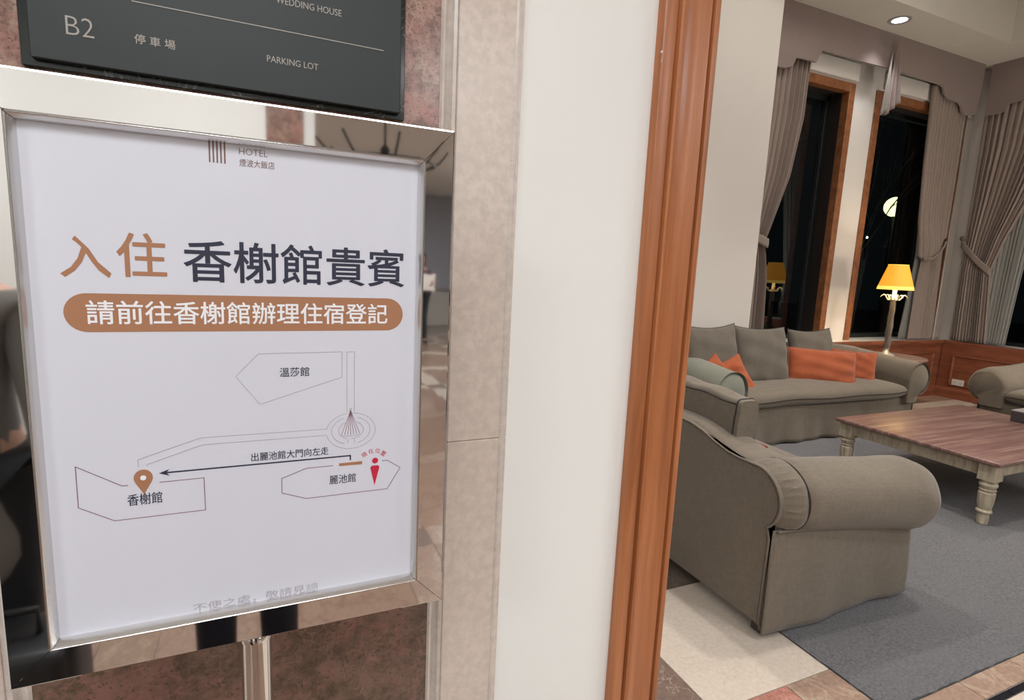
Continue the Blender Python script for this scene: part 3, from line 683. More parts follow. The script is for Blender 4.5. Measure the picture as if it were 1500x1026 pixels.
# ================================================================ SOFAS
def circ_arc(cu, cz, r, a0, a1, n): return [(cu+r*math.cos(R(a0+(a1-a0)*k/n)), cz+r*math.sin(R(a0+(a1-a0)*k/n))) for k in range(n+1)]
def sofa(P, W, D, name, label, loc, mat, mat_arm_far=None, seed=1, cu=.085, czs=(.590, .505), tops=None, wav=1.0, seat=True):
    """P(u,v,z)->world. u across, v from back plane to front, z up"""
    rnd = random.Random(seed)
    T_ = thing(name, label, 'sofa', loc)
    V = lambda u, v, z: Vector(P(u, v, z))
    # legs
    for u in (.004, W-.064):
        for v in (.006, D-.10):
            b = B(); pts = [(u, v), (u+.06, v), (u+.06, v+.06), (u, v+.06)]
            prism(b, pts, lambda a, c, t: V(a, c, t), .016 if not (v < .05 and u < .1 and name == 'sofa' and False) else 0, .06); obj('leg', b, DARKW, T_)
    # inner frame
    b = B(); prism(b, [(.035, .03), (W-.035, .03), (W-.035, D-.04), (.035, D-.04)], lambda a, c, t: V(a, c, t), .045, .36); obj('base', b, mat, T_)
    # back panel outline (u,z)
    rb, cz = .135, czs[0]-.002
    left = [(.022, .055), (.020, .44), (.030, .475)]
    arc = circ_arc(cu+.035, cz, rb, 232, 95, 14)
    top = [(.16, .722), (.22, .722), (.28, .728), (.36, .748), (.44, .775), (.52, .792), (.64, .800)]
    if tops: top = [(u, z+tops*max(0, min(1, (.75-u)/.5))) for u, z in top]; top[0] = (.19, top[0][1])
    half = left+arc+top
    outl_ = half+[(W-u, z) for u, z in half[::-1]]
    b = B(); prism(b, outl_, lambda a, z, t: V(a, t, z), .0, .018)
    bmesh.ops.triangulate(b, faces=b.faces[:], ngon_method='EAR_CLIP'); obj('back_panel', b, mat, T_)
    b = B()
    tube(b, [V(u, -.003, z) for u, z in outl_], .0055, 6)
    tube(b, [V(u+(.012 if u < W/2 else -.012)*(1 if z < .7 else 0), -.001, z-(.011 if z > .60 else 0)) for u, z in outl_], .0035, 6)
    obj('back_welt', b, mat, T_, 60)
    # back rest body
    def ztop(u):
        uu = min(u, W-u); tab = [(0, .60), (.16, .722), (.28, .728), (.36, .748), (.44, .775), (.52, .792), (.64, .800), (9, .800)]
        if tops: tab = [(a, z+tops*max(0, min(1, (.75-a)/.5))) for a, z in tab]
        for (a, za), (c, zc) in zip(tab, tab[1:]):
            if a <= uu <= c: return za+(zc-za)*(uu-a)/(c-a)
    def bf(i, j):
        u = .055+(W-.11)*i; zt = ztop(u)+.004
        if j < .2: return V(u, .02, .3+(zt-.06-.3)*j/.2)
        if j > .7: return V(u, .24+.02*math.sin(math.pi*(j-.7)/.3), zt-.09-(zt-.09-.3)*(j-.7)/.3)
        a = math.pi*(1-(j-.2)/.5); return V(u, .13+.112*math.cos(a), zt-.07+.07*abs(math.sin(a))**.2)
    b = B(); g = grid(b, bf, 70, 24); b.faces.new(g[0]); b.faces.new(g[-1]); obj('backrest', b, mat, T_, 70)
    # arms
    for side in (0, 1):
        def U(u): return u if side == 0 else W-u
        st = [(.008, .128), (.02, .138), (.045, .147), (.07, .153), (.10, .157), (.128, .158), (.134, .153), (.140, .158), (.2, .160), (.32, .162), (.5, .166), (.65, .170), (.76, .174), (.82, .177), (.86, .178), (.90, .176), (D-.03, .172), (D, .160), (D+.02, .140)]
        seg = []
        pv = [(a, r_) for a, r_ in st if a <= D+.05]
        NA = 56
        b = B(); rings = []
        for v, r_ in pv:
            k = min(1, max(0, v/D)); czv = czs[0]+(czs[1]-czs[0])*k; cuv = cu+.035-.05*k
            pts = []
            for q in range(NA+1):
                a = 250-(250+10)*q/NA   # from under outer side, around the outside (180), top (90) to inner (-10)
                g = 0
                if .01 < v < .125: g = .0045*math.sin(q*math.pi*.74+rnd.random()*.4)*math.sin(math.pi*v/.13)
                if v > .70: g += .0055*math.sin(v*85+a*.02)*wav*math.exp(-((a-170)/70)**2)
                g += .0025*math.sin(a*.05+v*7+seed)+.0018*math.sin(a*.11-v*13)
                rr = r_+g
                pts.append((cuv+rr*math.cos(R(a)), czv+rr*math.sin(R(a))*(.97)))
            pts += [(cuv+r_*1.0, .44), (cuv+r_*.98, .30), (.03, .30), (.012, .42-.04*k)]
            rings.append([b.verts.new(V(U(u), v, z)) for u, z in pts])
        n = len(rings[0])
        for Ar, Br in zip(rings, rings[1:]):
            for q in range(n): b.faces.new((Ar[q], Ar[(q+1) % n], Br[(q+1) % n], Br[q]))
        b.faces.new(rings[0]); b.faces.new(rings[-1])
        am = mat_arm_far if (mat_arm_far and side == 0) else mat
        arm = obj('arm', b, am, T_, 50)
        # dark cord round the roll, painting the shadow of its groove
        k = .134/D; czv = czs[0]+(czs[1]-czs[0])*k; cuv = cu+.035-.05*k
        b = B(); tube(b, [V(U(cuv+.1575*math.cos(R(a))), .134, czv+.1575*.97*math.sin(R(a))) for a in range(250, -12, -6)], .0042, 6)
        obj('arm_groove_shade', b, PIPE, arm, 60)
        # side skirt: hangs from under the roll to the floor
        def sf(i, j):
            v = .004+(D-.018)*i; zt = .478-.085*v/D; zb = .022+.008*math.sin(i*4+seed)+.016*i*i+.002*math.sin(i*19)
            z = zb+(zt-zb)*j; fl = (1-j)
            return V(U(-.004+.010*math.sin(i*9+seed)*fl-.012*fl*(1-i)**2-.003*fl*math.sin(i*23)+.02*j*j), v-.02*fl*(i < .02), z)
        b = B(); grid(b, sf, 60, 16); o = solid(obj('side_skirt', b, mat, T_, 60), .005)
        b = B(); tube(b, [V(U(.004), .026+(D-.06)*i/20, .47-.08*(.016+(D-.03)*i/20)/D+.004) for i in range(21)], .005, 6); obj('skirt_seam', b, mat, T_, 60)
        # corner pleat
        b = B()
        def pf(i, j): return V(U(.016-.012*i+.012*math.sin(i*6)*(1-j)), .004+.020*i-.012*(1-j)*i, .03+.42*j)
        grid(b, pf, 8, 8); solid(obj('corner_pleat', b, mat, T_, 60), .004)
    # front skirt
    def ff(i, j):
        u = .02+(W-.04)*i; zb = .022+.006*math.sin(i*31+seed); z = zb+(.345-zb)*j
        fl = (1-j); d = (.010*math.sin(i*26+seed)+.007*math.sin(i*61))*fl*wav*(.4+.6*fl)
        return V(u, D-.025+.012*fl+d, z)
    b = B(); grid(b, ff, 160, 10); solid(obj('front_skirt', b, mat, T_, 60), .005)
    # deck strip
    b = B(); tube(b, [V(.25+(W-.5)*i/10, D-.025, .345) for i in range(11)], .006, 6); obj('skirt_seam', b, mat, T_, 60)
    # seat cushion
    if seat:
        c0, c1_ = cu+.15, W-cu-.15
        def cf(i, j):
            a = 2*math.pi*j; uu = -1+2*i
            ed = (max(0, 1-abs(uu)**14))**.5
            cv = D*.5+.13; hv = (D-.20)/2*(.93+.07*ed); hz = .078*(.35+.65*ed)
            ca, sa = math.cos(a), math.sin(a)
            x_ = math.copysign(abs(ca)**.45, ca); z_ = math.copysign(abs(sa)**.62, sa)
            crown = .035*(1-uu*uu)*(1-x_*x_)*(1 if sa > 0 else 0)
            return V((c0+c1_)/2+uu*(c1_-c0)/2, cv+hv*x_+.02*math.sin(uu*3)*(ca > .5), .425+hz*z_+crown+.006*math.sin(uu*8+seed)*(ca > 0)*(1-abs(sa)))
        b = B(); g = grid(b, cf, 60, 44, closev=True); b.faces.new(g[0]); b.faces.new(g[-1][::-1])
        cu_ = obj('seat_cushion', b, mat, T_, 60)
        b = B(); tube(b, [Vector(cf(i/60, 0))+ (Vector(P(0, .003, 0))-Vector(P(0, 0, 0))) for i in range(1, 60)], .0045, 6); obj('cushion_piping', b, PIPE, cu_, 60)
    return T_
near = sofa(lambda u, v, z: (1.87+v, 1.48+u, z), 2.25, .95, 'sofa', 'taupe slipcovered sofa nearest the doorway, seen from its back corner', (1.87, 1.48, 0), FAB, seed=2)
far = sofa(lambda u, v, z: (3.535+u, 4.185-v, z), 2.57, .80, 'sofa', 'taupe slipcovered sofa by the window wall, holding grey and orange pillows', (3.565, 4.185, 0), FAB, FABG, seed=5, cu=.03, czs=(.635, .535), tops=.065, wav=1.3)
arm3 = sofa(lambda u, v, z: (7.75-v, 3.16-u, z), 1.7, 1.0, 'armchair_sofa', 'taupe rolled-arm sofa at the right edge beyond the coffee table', (7.75, 3.16, 0), FAB, seed=8, cu=.07)

# ---------------- pillows
def cushion_mesh(w_, h_, t, Mx, seed=0, ear=.07, n=26, sag=0.0, noise=.008):
    rnd = random.Random(seed); b = B(); p1, p2, p3 = rnd.random()*6, rnd.random()*6, rnd.random()*6
    def pt(a, c, s):
        e = max(0, (1-abs(a)**2.6))*max(0, (1-abs(c)**2.6))
        th = t/2*(e**.42)
        x = w_/2*a*(1-ear*(1-c*c)); y = h_/2*c*(1-ear*(1-a*a))
        y -= sag*(1-c)*0 + sag*h_*(1-a*a)*(c > 0)*c
        wr = noise*(math.sin(6*a+4*c+p1)*math.sin(5*c-3*a+p2)+.5*math.sin(13*a*c+p3))*min(1, e*3)
        return Mx @ Vector((x, y, s*(th+wr)))
    front = [[b.verts.new(pt(-1+2*i/n, -1+2*j/n, 1)) for j in range(n+1)] for i in range(n+1)]
    backv = [[front[i][j] if i in (0, n) or j in (0, n) else b.verts.new(pt(-1+2*i/n, -1+2*j/n, -1)) for j in range(n+1)] for i in range(n+1)]
    for g, fl in ((front, 0), (backv, 1)):
        for i in range(n):
            for j in range(n):
                f = [g[i][j], g[i+1][j], g[i+1][j+1], g[i][j+1]]
                try: b.faces.new(f[::-1] if fl else f)
                except ValueError: pass
    edge = [(-1+2*i/n, -1) for i in range(n)]+[(1, -1+2*i/n) for i in range(n)]+[(1-2*i/n, 1) for i in range(n)]+[(-1, 1-2*i/n) for i in range(n)]
    pipe = B(); tube(pipe, [pt(a, c, 0) for a, c in edge], .0045, 6, closed=True)
    return b, pipe
def cushion(name, label, w_, h_, t, loc, rz, tilt, mat, group, seed=0, roll=0, pm=None, **kw):
    """stands upright facing -Y before rz; tilt leans it back"""
    Mx = Matrix.Translation(loc) @ Matrix.Rotation(rz, 4, 'Z') @ Matrix.Rotation(R(90)-tilt, 4, 'X') @ Matrix.Rotation(roll, 4, 'Z')
    T_ = thing(name, label, 'pillow', loc, group)
    b, p = cushion_mesh(w_, h_, t, Mx, seed, **kw)
    obj('cover', b, mat, T_, 80); obj('piping', p, pm or PIPE, T_, 60)
    return T_
GP = 'large grey pillows along the sofa back'
cushion('throw_pillow', 'grey pillow leaning at the left end of the far sofa back', .62, .60, .20, (3.80, 3.905, .755), R(-4), R(16), FABP, GP, 1, R(1), sag=.04)
cushion('throw_pillow', 'middle large grey pillow on the far sofa, standing tallest', .62, .58, .20, (4.39, 3.86, .745), R(-6), R(16), FABP, GP, 2, R(-1), sag=.02)
cushion('throw_pillow', 'grey pillow at the right of three, behind the orange lumbar pillow', .66, .54, .19, (5.19, 3.93, .73), R(2), R(15), FABP, GP, 3, R(0), sag=.03)
OP = 'rust orange pillows on the far sofa'
cushion('orange_pillow', 'wide rust orange lumbar pillow in front of the right grey pillow', .66, .35, .15, (5.00, 3.66, .645), R(-27), R(14), ORG, OP, 4, R(-2), pm=ORG, ear=.03)
cushion('orange_pillow', 'small rust orange pillow tucked behind the wide one against the right arm', .44, .33, .13, (5.54, 3.72, .625), R(-40), R(14), ORG, OP, 5, R(-2), pm=ORG, ear=.05)
cushion('orange_pillow', 'orange pillow tip left of the middle grey pillow, mostly behind the arm', .34, .34, .12, (3.70, 3.74, .565), R(-10), R(14), ORG, OP, 6, R(38), pm=ORG)
cushion('orange_pillow', 'orange pillow tip leaning on the middle grey pillow above the left arm', .40, .36, .13, (3.84, 3.70, .555), R(-24), R(16), ORG, OP, 7, R(28), pm=ORG)
# boxed back cushion on the near sofa
bc = thing('back_cushion', 'boxed taupe back cushion with piping standing on the nearest sofa', 'cushion', (2.2, 2.4, .5))
def boxc(i, j):
    a = 2*math.pi*j; uu = -1+2*i; ed = max(0, 1-abs(uu)**10)**.5
    ca, sa = math.cos(a), math.sin(a)
    x_ = math.copysign(abs(ca)**.30, ca); z_ = math.copysign(abs(sa)**.30, sa)
    hx = .085+.028*(1-uu*uu)*(1-z_*z_*.6); hz = .235*(.965+.035*ed)+.02*(1-uu*uu)*(z_ > .9)
    return (2.065+(hx*.75*x_)*(.94+.06*ed), 2.395+uu*.545+.006*math.sin(z_*6)*(abs(uu) > .9), .695+hz*z_+.004*math.sin(uu*14+z_*4))
b = B(); g = grid(b, boxc, 48, 48, closev=True); b.faces.new(g[0]); b.faces.new(g[-1][::-1])
obj('cover', b, FAB, bc, 60)
for ii in (1.0/48, 47.0/48):
    for xx in (0,):
        b = B(); tube(b, [boxc(ii, k/40) for k in range(40)], .0045, 6, closed=True); obj('piping', b, PIPE, bc, 60)
for jj in (.125, .375):
    b = B(); tube(b, [boxc(i/40, jj) for i in range(1, 40)], .0045, 6); obj('piping', b, PIPE, bc, 60)
# red folded cloth beside the cushion
b = B(); box(b, 2.02, 2.15, 1.78, 1.86, .690, .704, .006, 2); box(b, 2.025, 2.145, 1.785, 1.855, .706, .718, .006, 2)
tag(obj('folded_cloth', b, REDM, None, 40), 'small red folded cloth tucked behind the near sofa arm beside the back cushion', 'cloth')

# ================================================================ COFFEE TABLE
ct = thing('coffee_table', 'low coffee table with red-brown top and turned distressed cream legs on the grey rug', 'table', (4.9, 2.26, .014))
TX0, TX1, TY0, TY1 = 4.065, 5.735, 1.725, 2.805
b = B(); box(b, TX0, TX1, TY0, TY1, .414, .440, .007, 3); obj('tabletop', b, TTOP, ct, 40)
b = B(); box(b, TX0+.004, TX1-.004, TY0+.004, TY1-.004, .4205, .4225, 0); obj('top_edge_wear', b, TLEG, ct)
for (a, c) in (((TX0+.06, TY0+.05), (TX1-.06, TY0+.075)), ((TX0+.06, TY1-.075), (TX1-.06, TY1-.05)), ((TX0+.05, TY0+.06), (TX0+.075, TY1-.06)), ((TX1-.075, TY0+.06), (TX1-.05, TY1-.06))):
    b = B(); box(b, a[0], c[0], a[1], c[1], .325, .414, .003); obj('apron', b, TLEG, ct)
lp = [(.026, .014), (.030, .020), (.031, .075), (.030, .085), (.040, .092), (.043, .100), (.040, .108), (.033, .113), (.036, .120), (.042, .15), (.045, .19), (.046, .21), (.046, .222), (.040, .228), (.036, .232), (.044, .238), (.045, .244), (.036, .250), (.040, .256), (.047, .265), (.049, .275), (.045, .286), (.038, .292), (.046, .298), (.046, .302)]
fl = lambda z, a: .07*(.5+.5*math.cos(a*10)) if .12 < z < .225 else 0
for x in (TX0+.075, TX1-.075):
    for y in (TY0+.075, TY1-.075):
        b = B(); lathe(b, lp, (x, y, 0), 40, fl); box(b, x-.048, x+.048, y-.048, y+.048, .302, .414, .003); obj('leg', b, TLEG, ct, 30)
bx_ = thing('book_box', 'flat dark box with pale lid on the far right edge of the coffee table', 'box', (5.9, 2.3, .44))
obj('body', box(B(), 5.50, 5.73, 2.12, 2.33, .4405, .520, .003), plain('charcoal board', (62, 58, 58), .6), bx_)
obj('lid', box(B(), 5.498, 5.732, 2.118, 2.332, .5205, .532, .002), plain('pale grey lid', (142, 136, 132), .5), bx_)

# ================================================================ SIDE TABLE AND LAMP
st_ = thing('side_table', 'round marble topped side table behind the right arm of the far sofa', 'table', (6.63, 4.02, 0))
b = B(); lathe(b, [(.0, .640), (.345, .640), (.36, .646), (.362, .656), (.352, .664), (.0, .665)], (6.63, 4.02, 0), 48); obj('tabletop', b, STTOP, st_, 30)
b = B(); lathe(b, [(.03, .02), (.05, .1), (.03, .2), (.05, .35), (.035, .5), (.06, .62), (.12, .640)], (6.63, 4.02, 0), 20); obj('pedestal', b, TLEG, st_, 50)
b = B(); lathe(b, [(.2, 0), (.2, .015), (.12, .03), (.03, .04)], (6.63, 4.02, 0), 24); obj('foot', b, TLEG, st_, 40)
LX, LY = 6.56, 4.03
lm = thing('table_lamp', 'lit table lamp with orange tapered shade and twisted bronze stem by the window', 'lamp', (LX, LY, .683))
b = B(); lathe(b, [(.085, .665), (.085, .677), (.07, .690), (.035, .705), (.022, .735), (.03, .745), (.02, .76)], (LX, LY, 0), 24); obj('base', b, SILV, lm, 50)
b = B()
nz = 90
def stem(i, j):
    z = .755+.545*i; a = 2*math.pi*j; r_ = (.034-.006*i)*(1+.10*math.cos(3*a-z*34)); return (LX+r_*math.cos(a), LY+r_*math.sin(a), z)
g = grid(b, stem, nz, 18, closev=True); b.faces.new(g[0]); b.faces.new(g[-1][::-1]); obj('stem', b, BRASS, lm, 80)
b = B(); lathe(b, [(.012, 1.29), (.03, 1.30), (.034, 1.315), (.02, 1.325)], (LX, LY, 0), 18)
for k in range(6):
    a = k*math.pi/3+.2; pts = []
    for s_ in range(9):
        t = s_/8; r_ = .015+.115*t; z = 1.335-.028*math.sin(math.pi*min(1, t*1.7))+.030*math.sin(max(0, t-.45)/.55*math.pi)
        pts.append((LX+r_*math.cos(a), LY+r_*math.sin(a), z))
    tube(b, pts, lambda t: .011*(1-t*.6), 6)
obj('leaf_collar', b, SILV, lm, 50)
b = B(); lathe(b, [(.021, 1.325), (.021, 1.45), (.012, 1.455)], (LX, LY, 0), 16); obj('candle_tube', b, CANDLE, lm, 40)
def ring_shell(prof): b = B(); rings = []; return b
def shell(prof, n=40):
    b = B()
    def f(i, j):
        r_, z = prof[round(i*(len(prof)-1))]; a = 2*math.pi*j; return (LX+r_*math.cos(a), LY+r_*math.sin(a), z)
    grid(b, f, len(prof)-1, n, closev=True); return b
obj('shade', shell([(.171, 1.462), (.097, 1.703)]), SHADE, lm, 60, recalc=False)
obj('shade_band', shell([(.172, 1.463), (.180, 1.424), (.178, 1.424), (.169, 1.463)]), SHADEB, lm, 60)
obj('shade_lining', shell([(.176, 1.426), (.094, 1.702), (.097, 1.703)]), SHIN, lm, 60, recalc=False)
b = B(); tube(b, [(LX+.0985*math.cos(t*math.pi/12), LY+.0985*math.sin(t*math.pi/12), 1.703) for t in range(24)], .003, 6, closed=True); obj('top_rim', b, SHADEB, lm, 60)
b = B(); lathe(b, [(.005, 1.455), (.03, 1.49), (.035, 1.53), (.02, 1.56), (.004, 1.565)], (LX, LY, 0), 16); obj('bulb', b, m_emit('warm bulb', (255, 220, 150), 12), lm, 60)
pl_ = bpy.data.lights.new('lamp_bulb', 'POINT'); pl_.energy = 20; pl_.color = (1, .88, .70); pl_.shadow_soft_size = .03
po = bpy.data.objects.new('lamp_bulb', pl_); po.location = (LX, LY, 1.61); C.objects.link(po)

# ================================================================ OUTSIDE (night)
struct('ground_outside', box(B(), -4, 34, 5.2, 30, -.4, -.2), GROUNDM)
gl = thing('street_lamp', 'glowing round street lamp outside the second window, half hidden by a dark post', 'lamp', (14.17, 9, -.2))
b = B(); bmesh.ops.create_uvsphere(b, u_segments=24, v_segments=16, radius=.235, matrix=Matrix.Translation((14.17, 9, 3.34))); obj('globe', b, GLOBE, gl, 80)
b = B(); lathe(b, [(.09, -.2), (.07, .2), (.05, .4), (.045, 3.0), (.05, 3.08), (.05, 3.12), (.02, 3.125)], (14.17, 9, 0), 14); obj('post', b, DARKOUT, gl, 50)
tag(obj('dark_post', box(B(), 13.72, 14.10, 8.4, 8.7, -.2, 6.5, .02), DARKOUT), 'tall dark post outside covering half of the glowing lamp', 'post')
b = B(); bmesh.ops.create_uvsphere(b, u_segments=12, v_segments=8, radius=.03, matrix=Matrix.Translation((13.29, 9, 2.553))); 
dlt = thing('garden_lamp', 'tiny white light on a thin pole seen outside the second window', 'lamp', (13.29, 9, -.2)); obj('bulb', b, m_emit('distant white light', (255, 255, 255), 3), dlt, 80)
b = B(); lathe(b, [(.06, -.2), (.02, -.1), (.015, 2.5), (.02, 2.525)], (13.29, 9, 0), 8); obj('post', b, DARKOUT, dlt, 60)
tr = thing('bare_tree', 'bare branching tree outside the second window in the dark', 'tree', (10.6, 7.6, -.2))
b = B(); tube(b, [(10.9, 7.6, -.2), (10.85, 7.6, 1.2), (10.9, 7.6, 1.9)], lambda t: .07-.02*t, 8); obj('trunk', b, BARK, tr, 60)
def branch(p, d, L, r_, dep):
    pts = [Vector(p)]; d = Vector(d).normalized()
    for k in range(5):
        d = (d+Vector((random.uniform(-.2, .2), random.uniform(-.15, .15), random.uniform(-.1, .2)))).normalized(); pts.append(pts[-1]+d*L/5)
    tube(BR, pts, lambda t: r_*(1-.6*t), 5)
    if dep:
        for q in (2, 3, 4, 5):
            nd = (d+Vector((random.uniform(-.8, .8), random.uniform(-.4, .4), random.uniform(-.3, .6)))).normalized(); branch(pts[q], nd, L*.55, r_*.45, dep-1)
random.seed(11); BR = B()
for d in ((.75, 0, 1), (.5, .1, 1), (.1, 0, 1), (.9, -.1, .9)): branch((10.9, 7.6, 1.9), d, 2.1, .020, 2)
glow('branch_fill', (11.4, 5.9, .6), 30, (1, .95, .85), .1)  # unseen fill added to light the near side of the branches
po2 = bpy.data.lights.new('street_lamp_light', 'POINT'); po2.energy = 70; po2.color = (.95, 1, .8); po2.shadow_soft_size = .24
po3 = bpy.data.objects.new('street_lamp_light', po2); po3.location = (14.17, 8.7, 3.34); C.objects.link(po3)
obj('branches', BR, BARK, tr, 60)

# ================================================================ LOBBY BEHIND THE CAMERA (mirrored in the chrome frame)
struct('wall_lobby_partition', box(B(), -5, .30, -2.5, -2.3, 0, 3.0), WHITE)
pb = B(); box(pb, .03, .235, -2.3, -2.288, 0, 3.0, .002); struct('trim_9', pb, PINKM)
struct('wall_lobby_blue', box(B(), .6, 9.2, -11.49, -11.3, .9, 3.0), m_plaster('grey blue paint', (176, 178, 188)))
ch = thing('iron_chandelier', 'black wrought iron chandelier with curved arms, mirrored in the top bar of the frame', 'chandelier', (1.15, -4.5, 2.6))
for k in range(8):
    a = k*math.pi/4; pts = []
    for q in range(13):
        t = q/12; r_ = .05+.62*t; pts.append((1.15+r_*math.cos(a), -4.5+r_*math.sin(a), 2.55-.18*math.sin(t*math.pi)+.10*t))
    b = B(); tube(b, pts, .012, 6); obj('arm', b, IRON, ch, 60)
b = B(); tube(b, [(1.15+.5*math.cos(t*math.pi/16), -4.5+.5*math.sin(t*math.pi/16), 2.47) for t in range(32)], .012, 6, closed=True); obj('ring', b, IRON, ch, 60)
b = B(); lathe(b, [(.02, 2.35), (.05, 2.42), (.03, 2.5), (.05, 2.6), (.012, 2.65), (.012, 2.98), (.06, 2.999)], (1.15, -4.5, 0), 14); obj('stem', b, IRON, ch, 60)

# ---------------- people
SKIN = Mat('skin', (206, 160, 136), .5, **{'Subsurface Weight': .1, 'Subsurface Scale': .02}).m
HAIR = plain('black hair', (22, 18, 17), .5)
EYE = plain('eye white', (232, 230, 226), .3); IRISM = plain('dark iris', (38, 26, 20), .2); LIP = plain('lips', (172, 92, 86), .5)
def skin_mesh(name, chains, mat, parent, root=0, sub=2):
    """chains: list of lists of (Vector, radius); coincident points merge"""
    vs, rs, es, key = [], [], [], {}
    def vid(p, r_):
        k = tuple(round(c, 4) for c in p)
        if k not in key: key[k] = len(vs); vs.append(Vector(p)); rs.append(r_)
        return key[k]
    for chn in chains:
        ids = [vid(p, r_) for p, r_ in chn]
        es += [e for e in zip(ids, ids[1:]) if e[0] != e[1]]
    me = bpy.data.meshes.new(name); me.from_pydata(vs, es, []); o = bpy.data.objects.new(name, me); C.objects.link(o)
    sk = o.modifiers.new('skin', 'SKIN'); sk.use_smooth_shade = True
    if not me.skin_vertices: bpy.context.view_layer.objects.active = o
    for i, sv in enumerate(me.skin_vertices[0].data):
        r_ = rs[i]; sv.radius = (r_ if isinstance(r_, tuple) else (r_, r_)); sv.use_root = (i == root)
    sb = o.modifiers.new('sub', 'SUBSURF'); sb.levels = sb.render_levels = sub
    dg = bpy.context.evaluated_depsgraph_get(); m2 = bpy.data.meshes.new_from_object(o.evaluated_get(dg))
    bpy.data.objects.remove(o)
    m2.materials.clear(); m2.materials.append(mat)
    for p in m2.polygons: p.use_smooth = True
    q = bpy.data.objects.new(name, m2); C.objects.link(q)
    q.parent = parent; q.matrix_parent_inverse = Matrix.Translation(-parent.location)
    return q
def person(label, loc, rz, H, top, bottom, shoes, hands, long_hair=True, coat=False, group=None):
    """hands: ((x,y,z) left, (x,y,z) right) in local metres, y forward"""
    T_ = thing('person', label, 'person', loc, group); k = H/1.68
    Rm = Matrix.Rotation(rz, 3, 'Z'); L0 = Vector(loc)
    P = lambda x, y, z: L0+Rm @ Vector((x*k, y*k, z*k))
    Ph = lambda v: L0+Rm @ Vector(v)
    body = []; pel = (P(0, 0, .93), .13*k)
    body.append([pel, (P(0, .0, 1.10), .115*k), (P(0, 0, 1.25), .125*k), (P(0, -.01, 1.36), .10*k), (P(0, -.005, 1.42), .052*k), (P(0, .005, 1.475), .05*k), (P(0, .015, 1.53), .072*k), (P(0, .012, 1.60), .082*k), (P(0, .005, 1.645), .05*k)])
    slv, tro = [], []
    for sx, hd in ((-1, hands[0]), (1, hands[1])):
        sh = P(.165*sx, -.01, 1.345); hv = Ph(hd); mid = (sh+hv)/2; dist = (hv-sh).length; Lr = .27*k
        drop = math.sqrt(max(0, Lr*Lr-(dist/2)**2)); el = mid+Rm @ Vector((sx*drop*.45, -drop*.2, -drop*.87))
        fd = (hv-el).normalized()
        wr = hv-fd*.03*k
        body.append([(P(0, -.01, 1.36), .10*k), (sh, .052*k), ((sh+el)/2, .043*k), (el, .036*k), ((el+wr)/2, .034*k), (wr, .023*k)])
        palm = wr+fd*.05*k; body.append([(wr, .023*k), (palm, (.034*k, .020*k))])
        inn = Rm @ Vector((-sx, 0, 0)); upv = Vector((0, 0, 1))
        for f, (off, ln) in enumerate(((.024, .070), (.008, .078), (-.008, .073), (-.023, .058))):
            a = palm+fd*.012*k+upv*off*k*1.0; b_ = a+fd*ln*.45*k+inn*.010*k; c_ = b_+fd*ln*.25*k+inn*.022*k; d_ = c_+inn*.020*k
            body.append([(palm, (.034*k, .020*k)), (a, .0095*k), (b_, .0088*k), (c_, .008*k), (d_, .007*k)])
        th = wr+fd*.02*k+upv*.022*k; body.append([(wr, .023*k), (th, .012*k), (th+fd*.03*k+upv*.025*k+inn*.01*k, .0105*k), (th+fd*.05*k+upv*.030*k+inn*.03*k, .009*k)])
        slv.append([(P(0, -.01, 1.33), .11*k), (sh, .066*k), ((sh+el)/2, .057*k), (el, .050*k), ((el+wr)/2, .046*k), (wr-fd*.015*k, .038*k)])
        hip = P(.085*sx, 0, .88); kn = P(.095*sx, .015, .49); an = P(.10*sx, -.01, .09); toe = P(.115*sx, .14, .03)
        body.append([pel, (hip, .09*k), ((hip+kn)/2, .075*k), (kn, .055*k), ((kn*2+an)/3, .055*k), (an, .036*k), (P(.105*sx, .05, .045), .034*k), (toe, .026*k)])
        tro.append([(P(0, 0, .95), .145*k), (hip, .108*k), ((hip+kn)/2, .090*k), (kn, .072*k), ((kn+an)/2, .068*k), (P(.10*sx, -.01, .07), .062*k)])
        skin_mesh('shoe', [[(P(.10*sx, -.055, .045), .042*k), (P(.103*sx, .02, .045), .044*k), (P(.11*sx, .10, .035), .040*k), (P(.115*sx, .165, .028), .026*k)]], shoes, T_, sub=1)
    skin_mesh('body', body, SKIN, T_)
    skin_mesh('trousers', tro, bottom, T_)
    torso = [[(P(0, 0, .90 if not coat else .52), .155*k if not coat else (.20*k, .17*k)), (P(0, 0, 1.02), .145*k), (P(0, 0, 1.15), .135*k), (P(0, 0, 1.27), .145*k), (P(0, -.01, 1.33), .11*k), (P(0, -.008, 1.395), .062*k)]]
    skin_mesh('coat' if coat else 'shirt', torso+slv, top, T_)
    hd_ = P(0, 0, 0)
    b = B(); bmesh.ops.create_uvsphere(b, u_segments=24, v_segments=16, radius=.104*k, matrix=Matrix.Translation(P(0, -.012, 1.605)))
    cen = P(0, 0, 1.6)
    for v in list(b.verts):
        q = Rm.inverted() @ (v.co-L0)/k
        if q.y > .045 and q.z < 1.655: q.y = .03+.3*(q.y-.03)*0
        if long_hair and q.z < 1.60 and q.y < .05: q.z = 1.60-(1.60-q.z)*(2.6); q.x *= 1.05
        v.co = L0+Rm @ (q*k)
    obj('hair', b, HAIR, T_, 80)
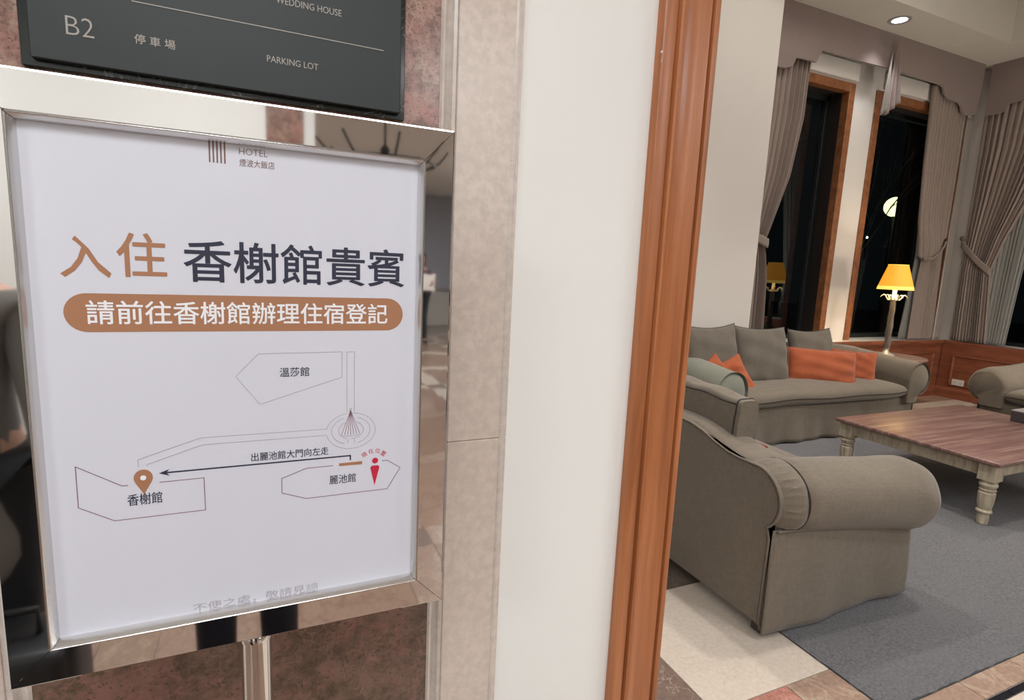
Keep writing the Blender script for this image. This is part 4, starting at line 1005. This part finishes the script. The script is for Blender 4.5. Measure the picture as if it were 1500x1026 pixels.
    for sx in (-1, 1):
        b = B(); bmesh.ops.create_uvsphere(b, u_segments=12, v_segments=8, radius=.013*k, matrix=Matrix.Translation(P(.031*sx, .083, 1.585))); e = obj('eye', b, EYE, T_, 80)
        b = B(); bmesh.ops.create_uvsphere(b, u_segments=10, v_segments=8, radius=.007*k, matrix=Matrix.Translation(P(.031*sx, .0915, 1.585))); obj('iris', b, IRISM, e, 80) if False else obj('iris', b, IRISM, T_, 80)
        b = B(); tube(b, [P(.018*sx, .098, 1.604), P(.032*sx, .098, 1.609), P(.046*sx, .088, 1.604)], .003*k, 6); obj('eyebrow', b, HAIR, T_, 60)
        b = B(); bmesh.ops.create_uvsphere(b, u_segments=10, v_segments=8, radius=.02*k, matrix=Matrix.Translation(P(.083*sx, .005, 1.58)) @ Matrix.Diagonal((.4, .8, 1.3, 1))); obj('ear', b, SKIN, T_, 80)
    skin_mesh('nose', [[(P(0, .088, 1.585), .008*k), (P(0, .100, 1.565), .010*k), (P(0, .106, 1.553), .012*k)]], SKIN, T_, sub=1)
    b = B(); tube(b, [P(-.022, .084, 1.522), P(0, .093, 1.520), P(.022, .084, 1.522)], lambda t: (.002+.006*math.sin(math.pi*t))*k, 8); obj('mouth', b, LIP, T_, 60)
    return T_
NAVY = plain('dark navy cloth', (20, 24, 36), .9); COATM = plain('dark grey coat', (118, 114, 110), .95); PURP = plain('dark purple top', (60, 40, 54), .9)
BLK = plain('black leather', (16, 16, 18), .4); DJ = plain('dark trousers', (30, 34, 38), .9)
person('person in dark navy trousers holding up a phone, reflected in the chrome frame', (-.07, -.52, 0), 0, 1.66, NAVY, NAVY, BLK, ((.005, .40, 1.455), (.135, .40, 1.455)))
person('person in a long dark grey coat standing left of the phone holder', (-.76, -.50, 0), 0, 1.66, COATM, DJ, BLK, ((-.24, .08, .78), (.24, .08, .78)), coat=True)
person('distant person in a dark purple top holding a white board', (2.60, -8.6, 0), 0, 1.64, PURP, DJ, BLK, ((-.20, .26, 1.12), (.20, .26, 1.12)))
bd = tag(obj('white_board', box(B(), 2.36, 2.84, -8.345, -8.335, .98, 1.30, .002), plain('white board', (222, 212, 204), .5)), 'white board held in front by the distant person', 'board')
ph = thing('phone', 'dark phone held up level with the framed notice', 'phone', (0, -.06, 1.43))
obj('body', box(B(), -.038, .038, -.072, -.064, 1.425, 1.575, .003, 2), plain('phone black', (14, 14, 16), .3), ph)
obj('case', box(B(), -.040, .040, -.080, -.0725, 1.423, 1.577, .003, 2), plain('phone case', (34, 34, 40), .6), ph)
sc_ = thing('suitcase', 'black suitcase standing at the far left below the grey coat', 'suitcase', (-.62, -.18, 0))
obj('shell', box(B(), -.80, -.44, -.30, -.08, .05, .56, .03, 3), BLK, sc_, 40)
for x in (-.76, -.48):
    for y in (-.27, -.11):
        b = B(); lathe(b, [(.022, -.012), (.025, 0), (.022, .012)], (0, 0, 0), 16); bmesh.ops.rotate(b, verts=b.verts, matrix=Matrix.Rotation(R(90), 3, 'Y')); bmesh.ops.translate(b, verts=b.verts, vec=(x, y, .025)); obj('wheel', b, BLK, sc_, 40)
b = B(); tube(b, [(-.72, -.19, .56), (-.72, -.19, .62), (-.52, -.19, .62), (-.52, -.19, .56)], .008, 8); obj('handle', b, BLK, sc_, 60)

ww = thing('ceiling_light_strip', 'long lit ceiling strip above the marble wall, mirrored on the top edge of the frame', 'ceiling light', (.3, .84, 3))
obj('housing', box(B(), -1.9, 2.3, .74, .96, 2.97, 2.999, .003), plain('strip housing', (190, 188, 184), .4), ww)
obj('lens', box(B(), -1.88, 2.28, .76, .94, 2.962, 2.969), m_emit('strip lens', (250, 250, 255), 5.0), ww)
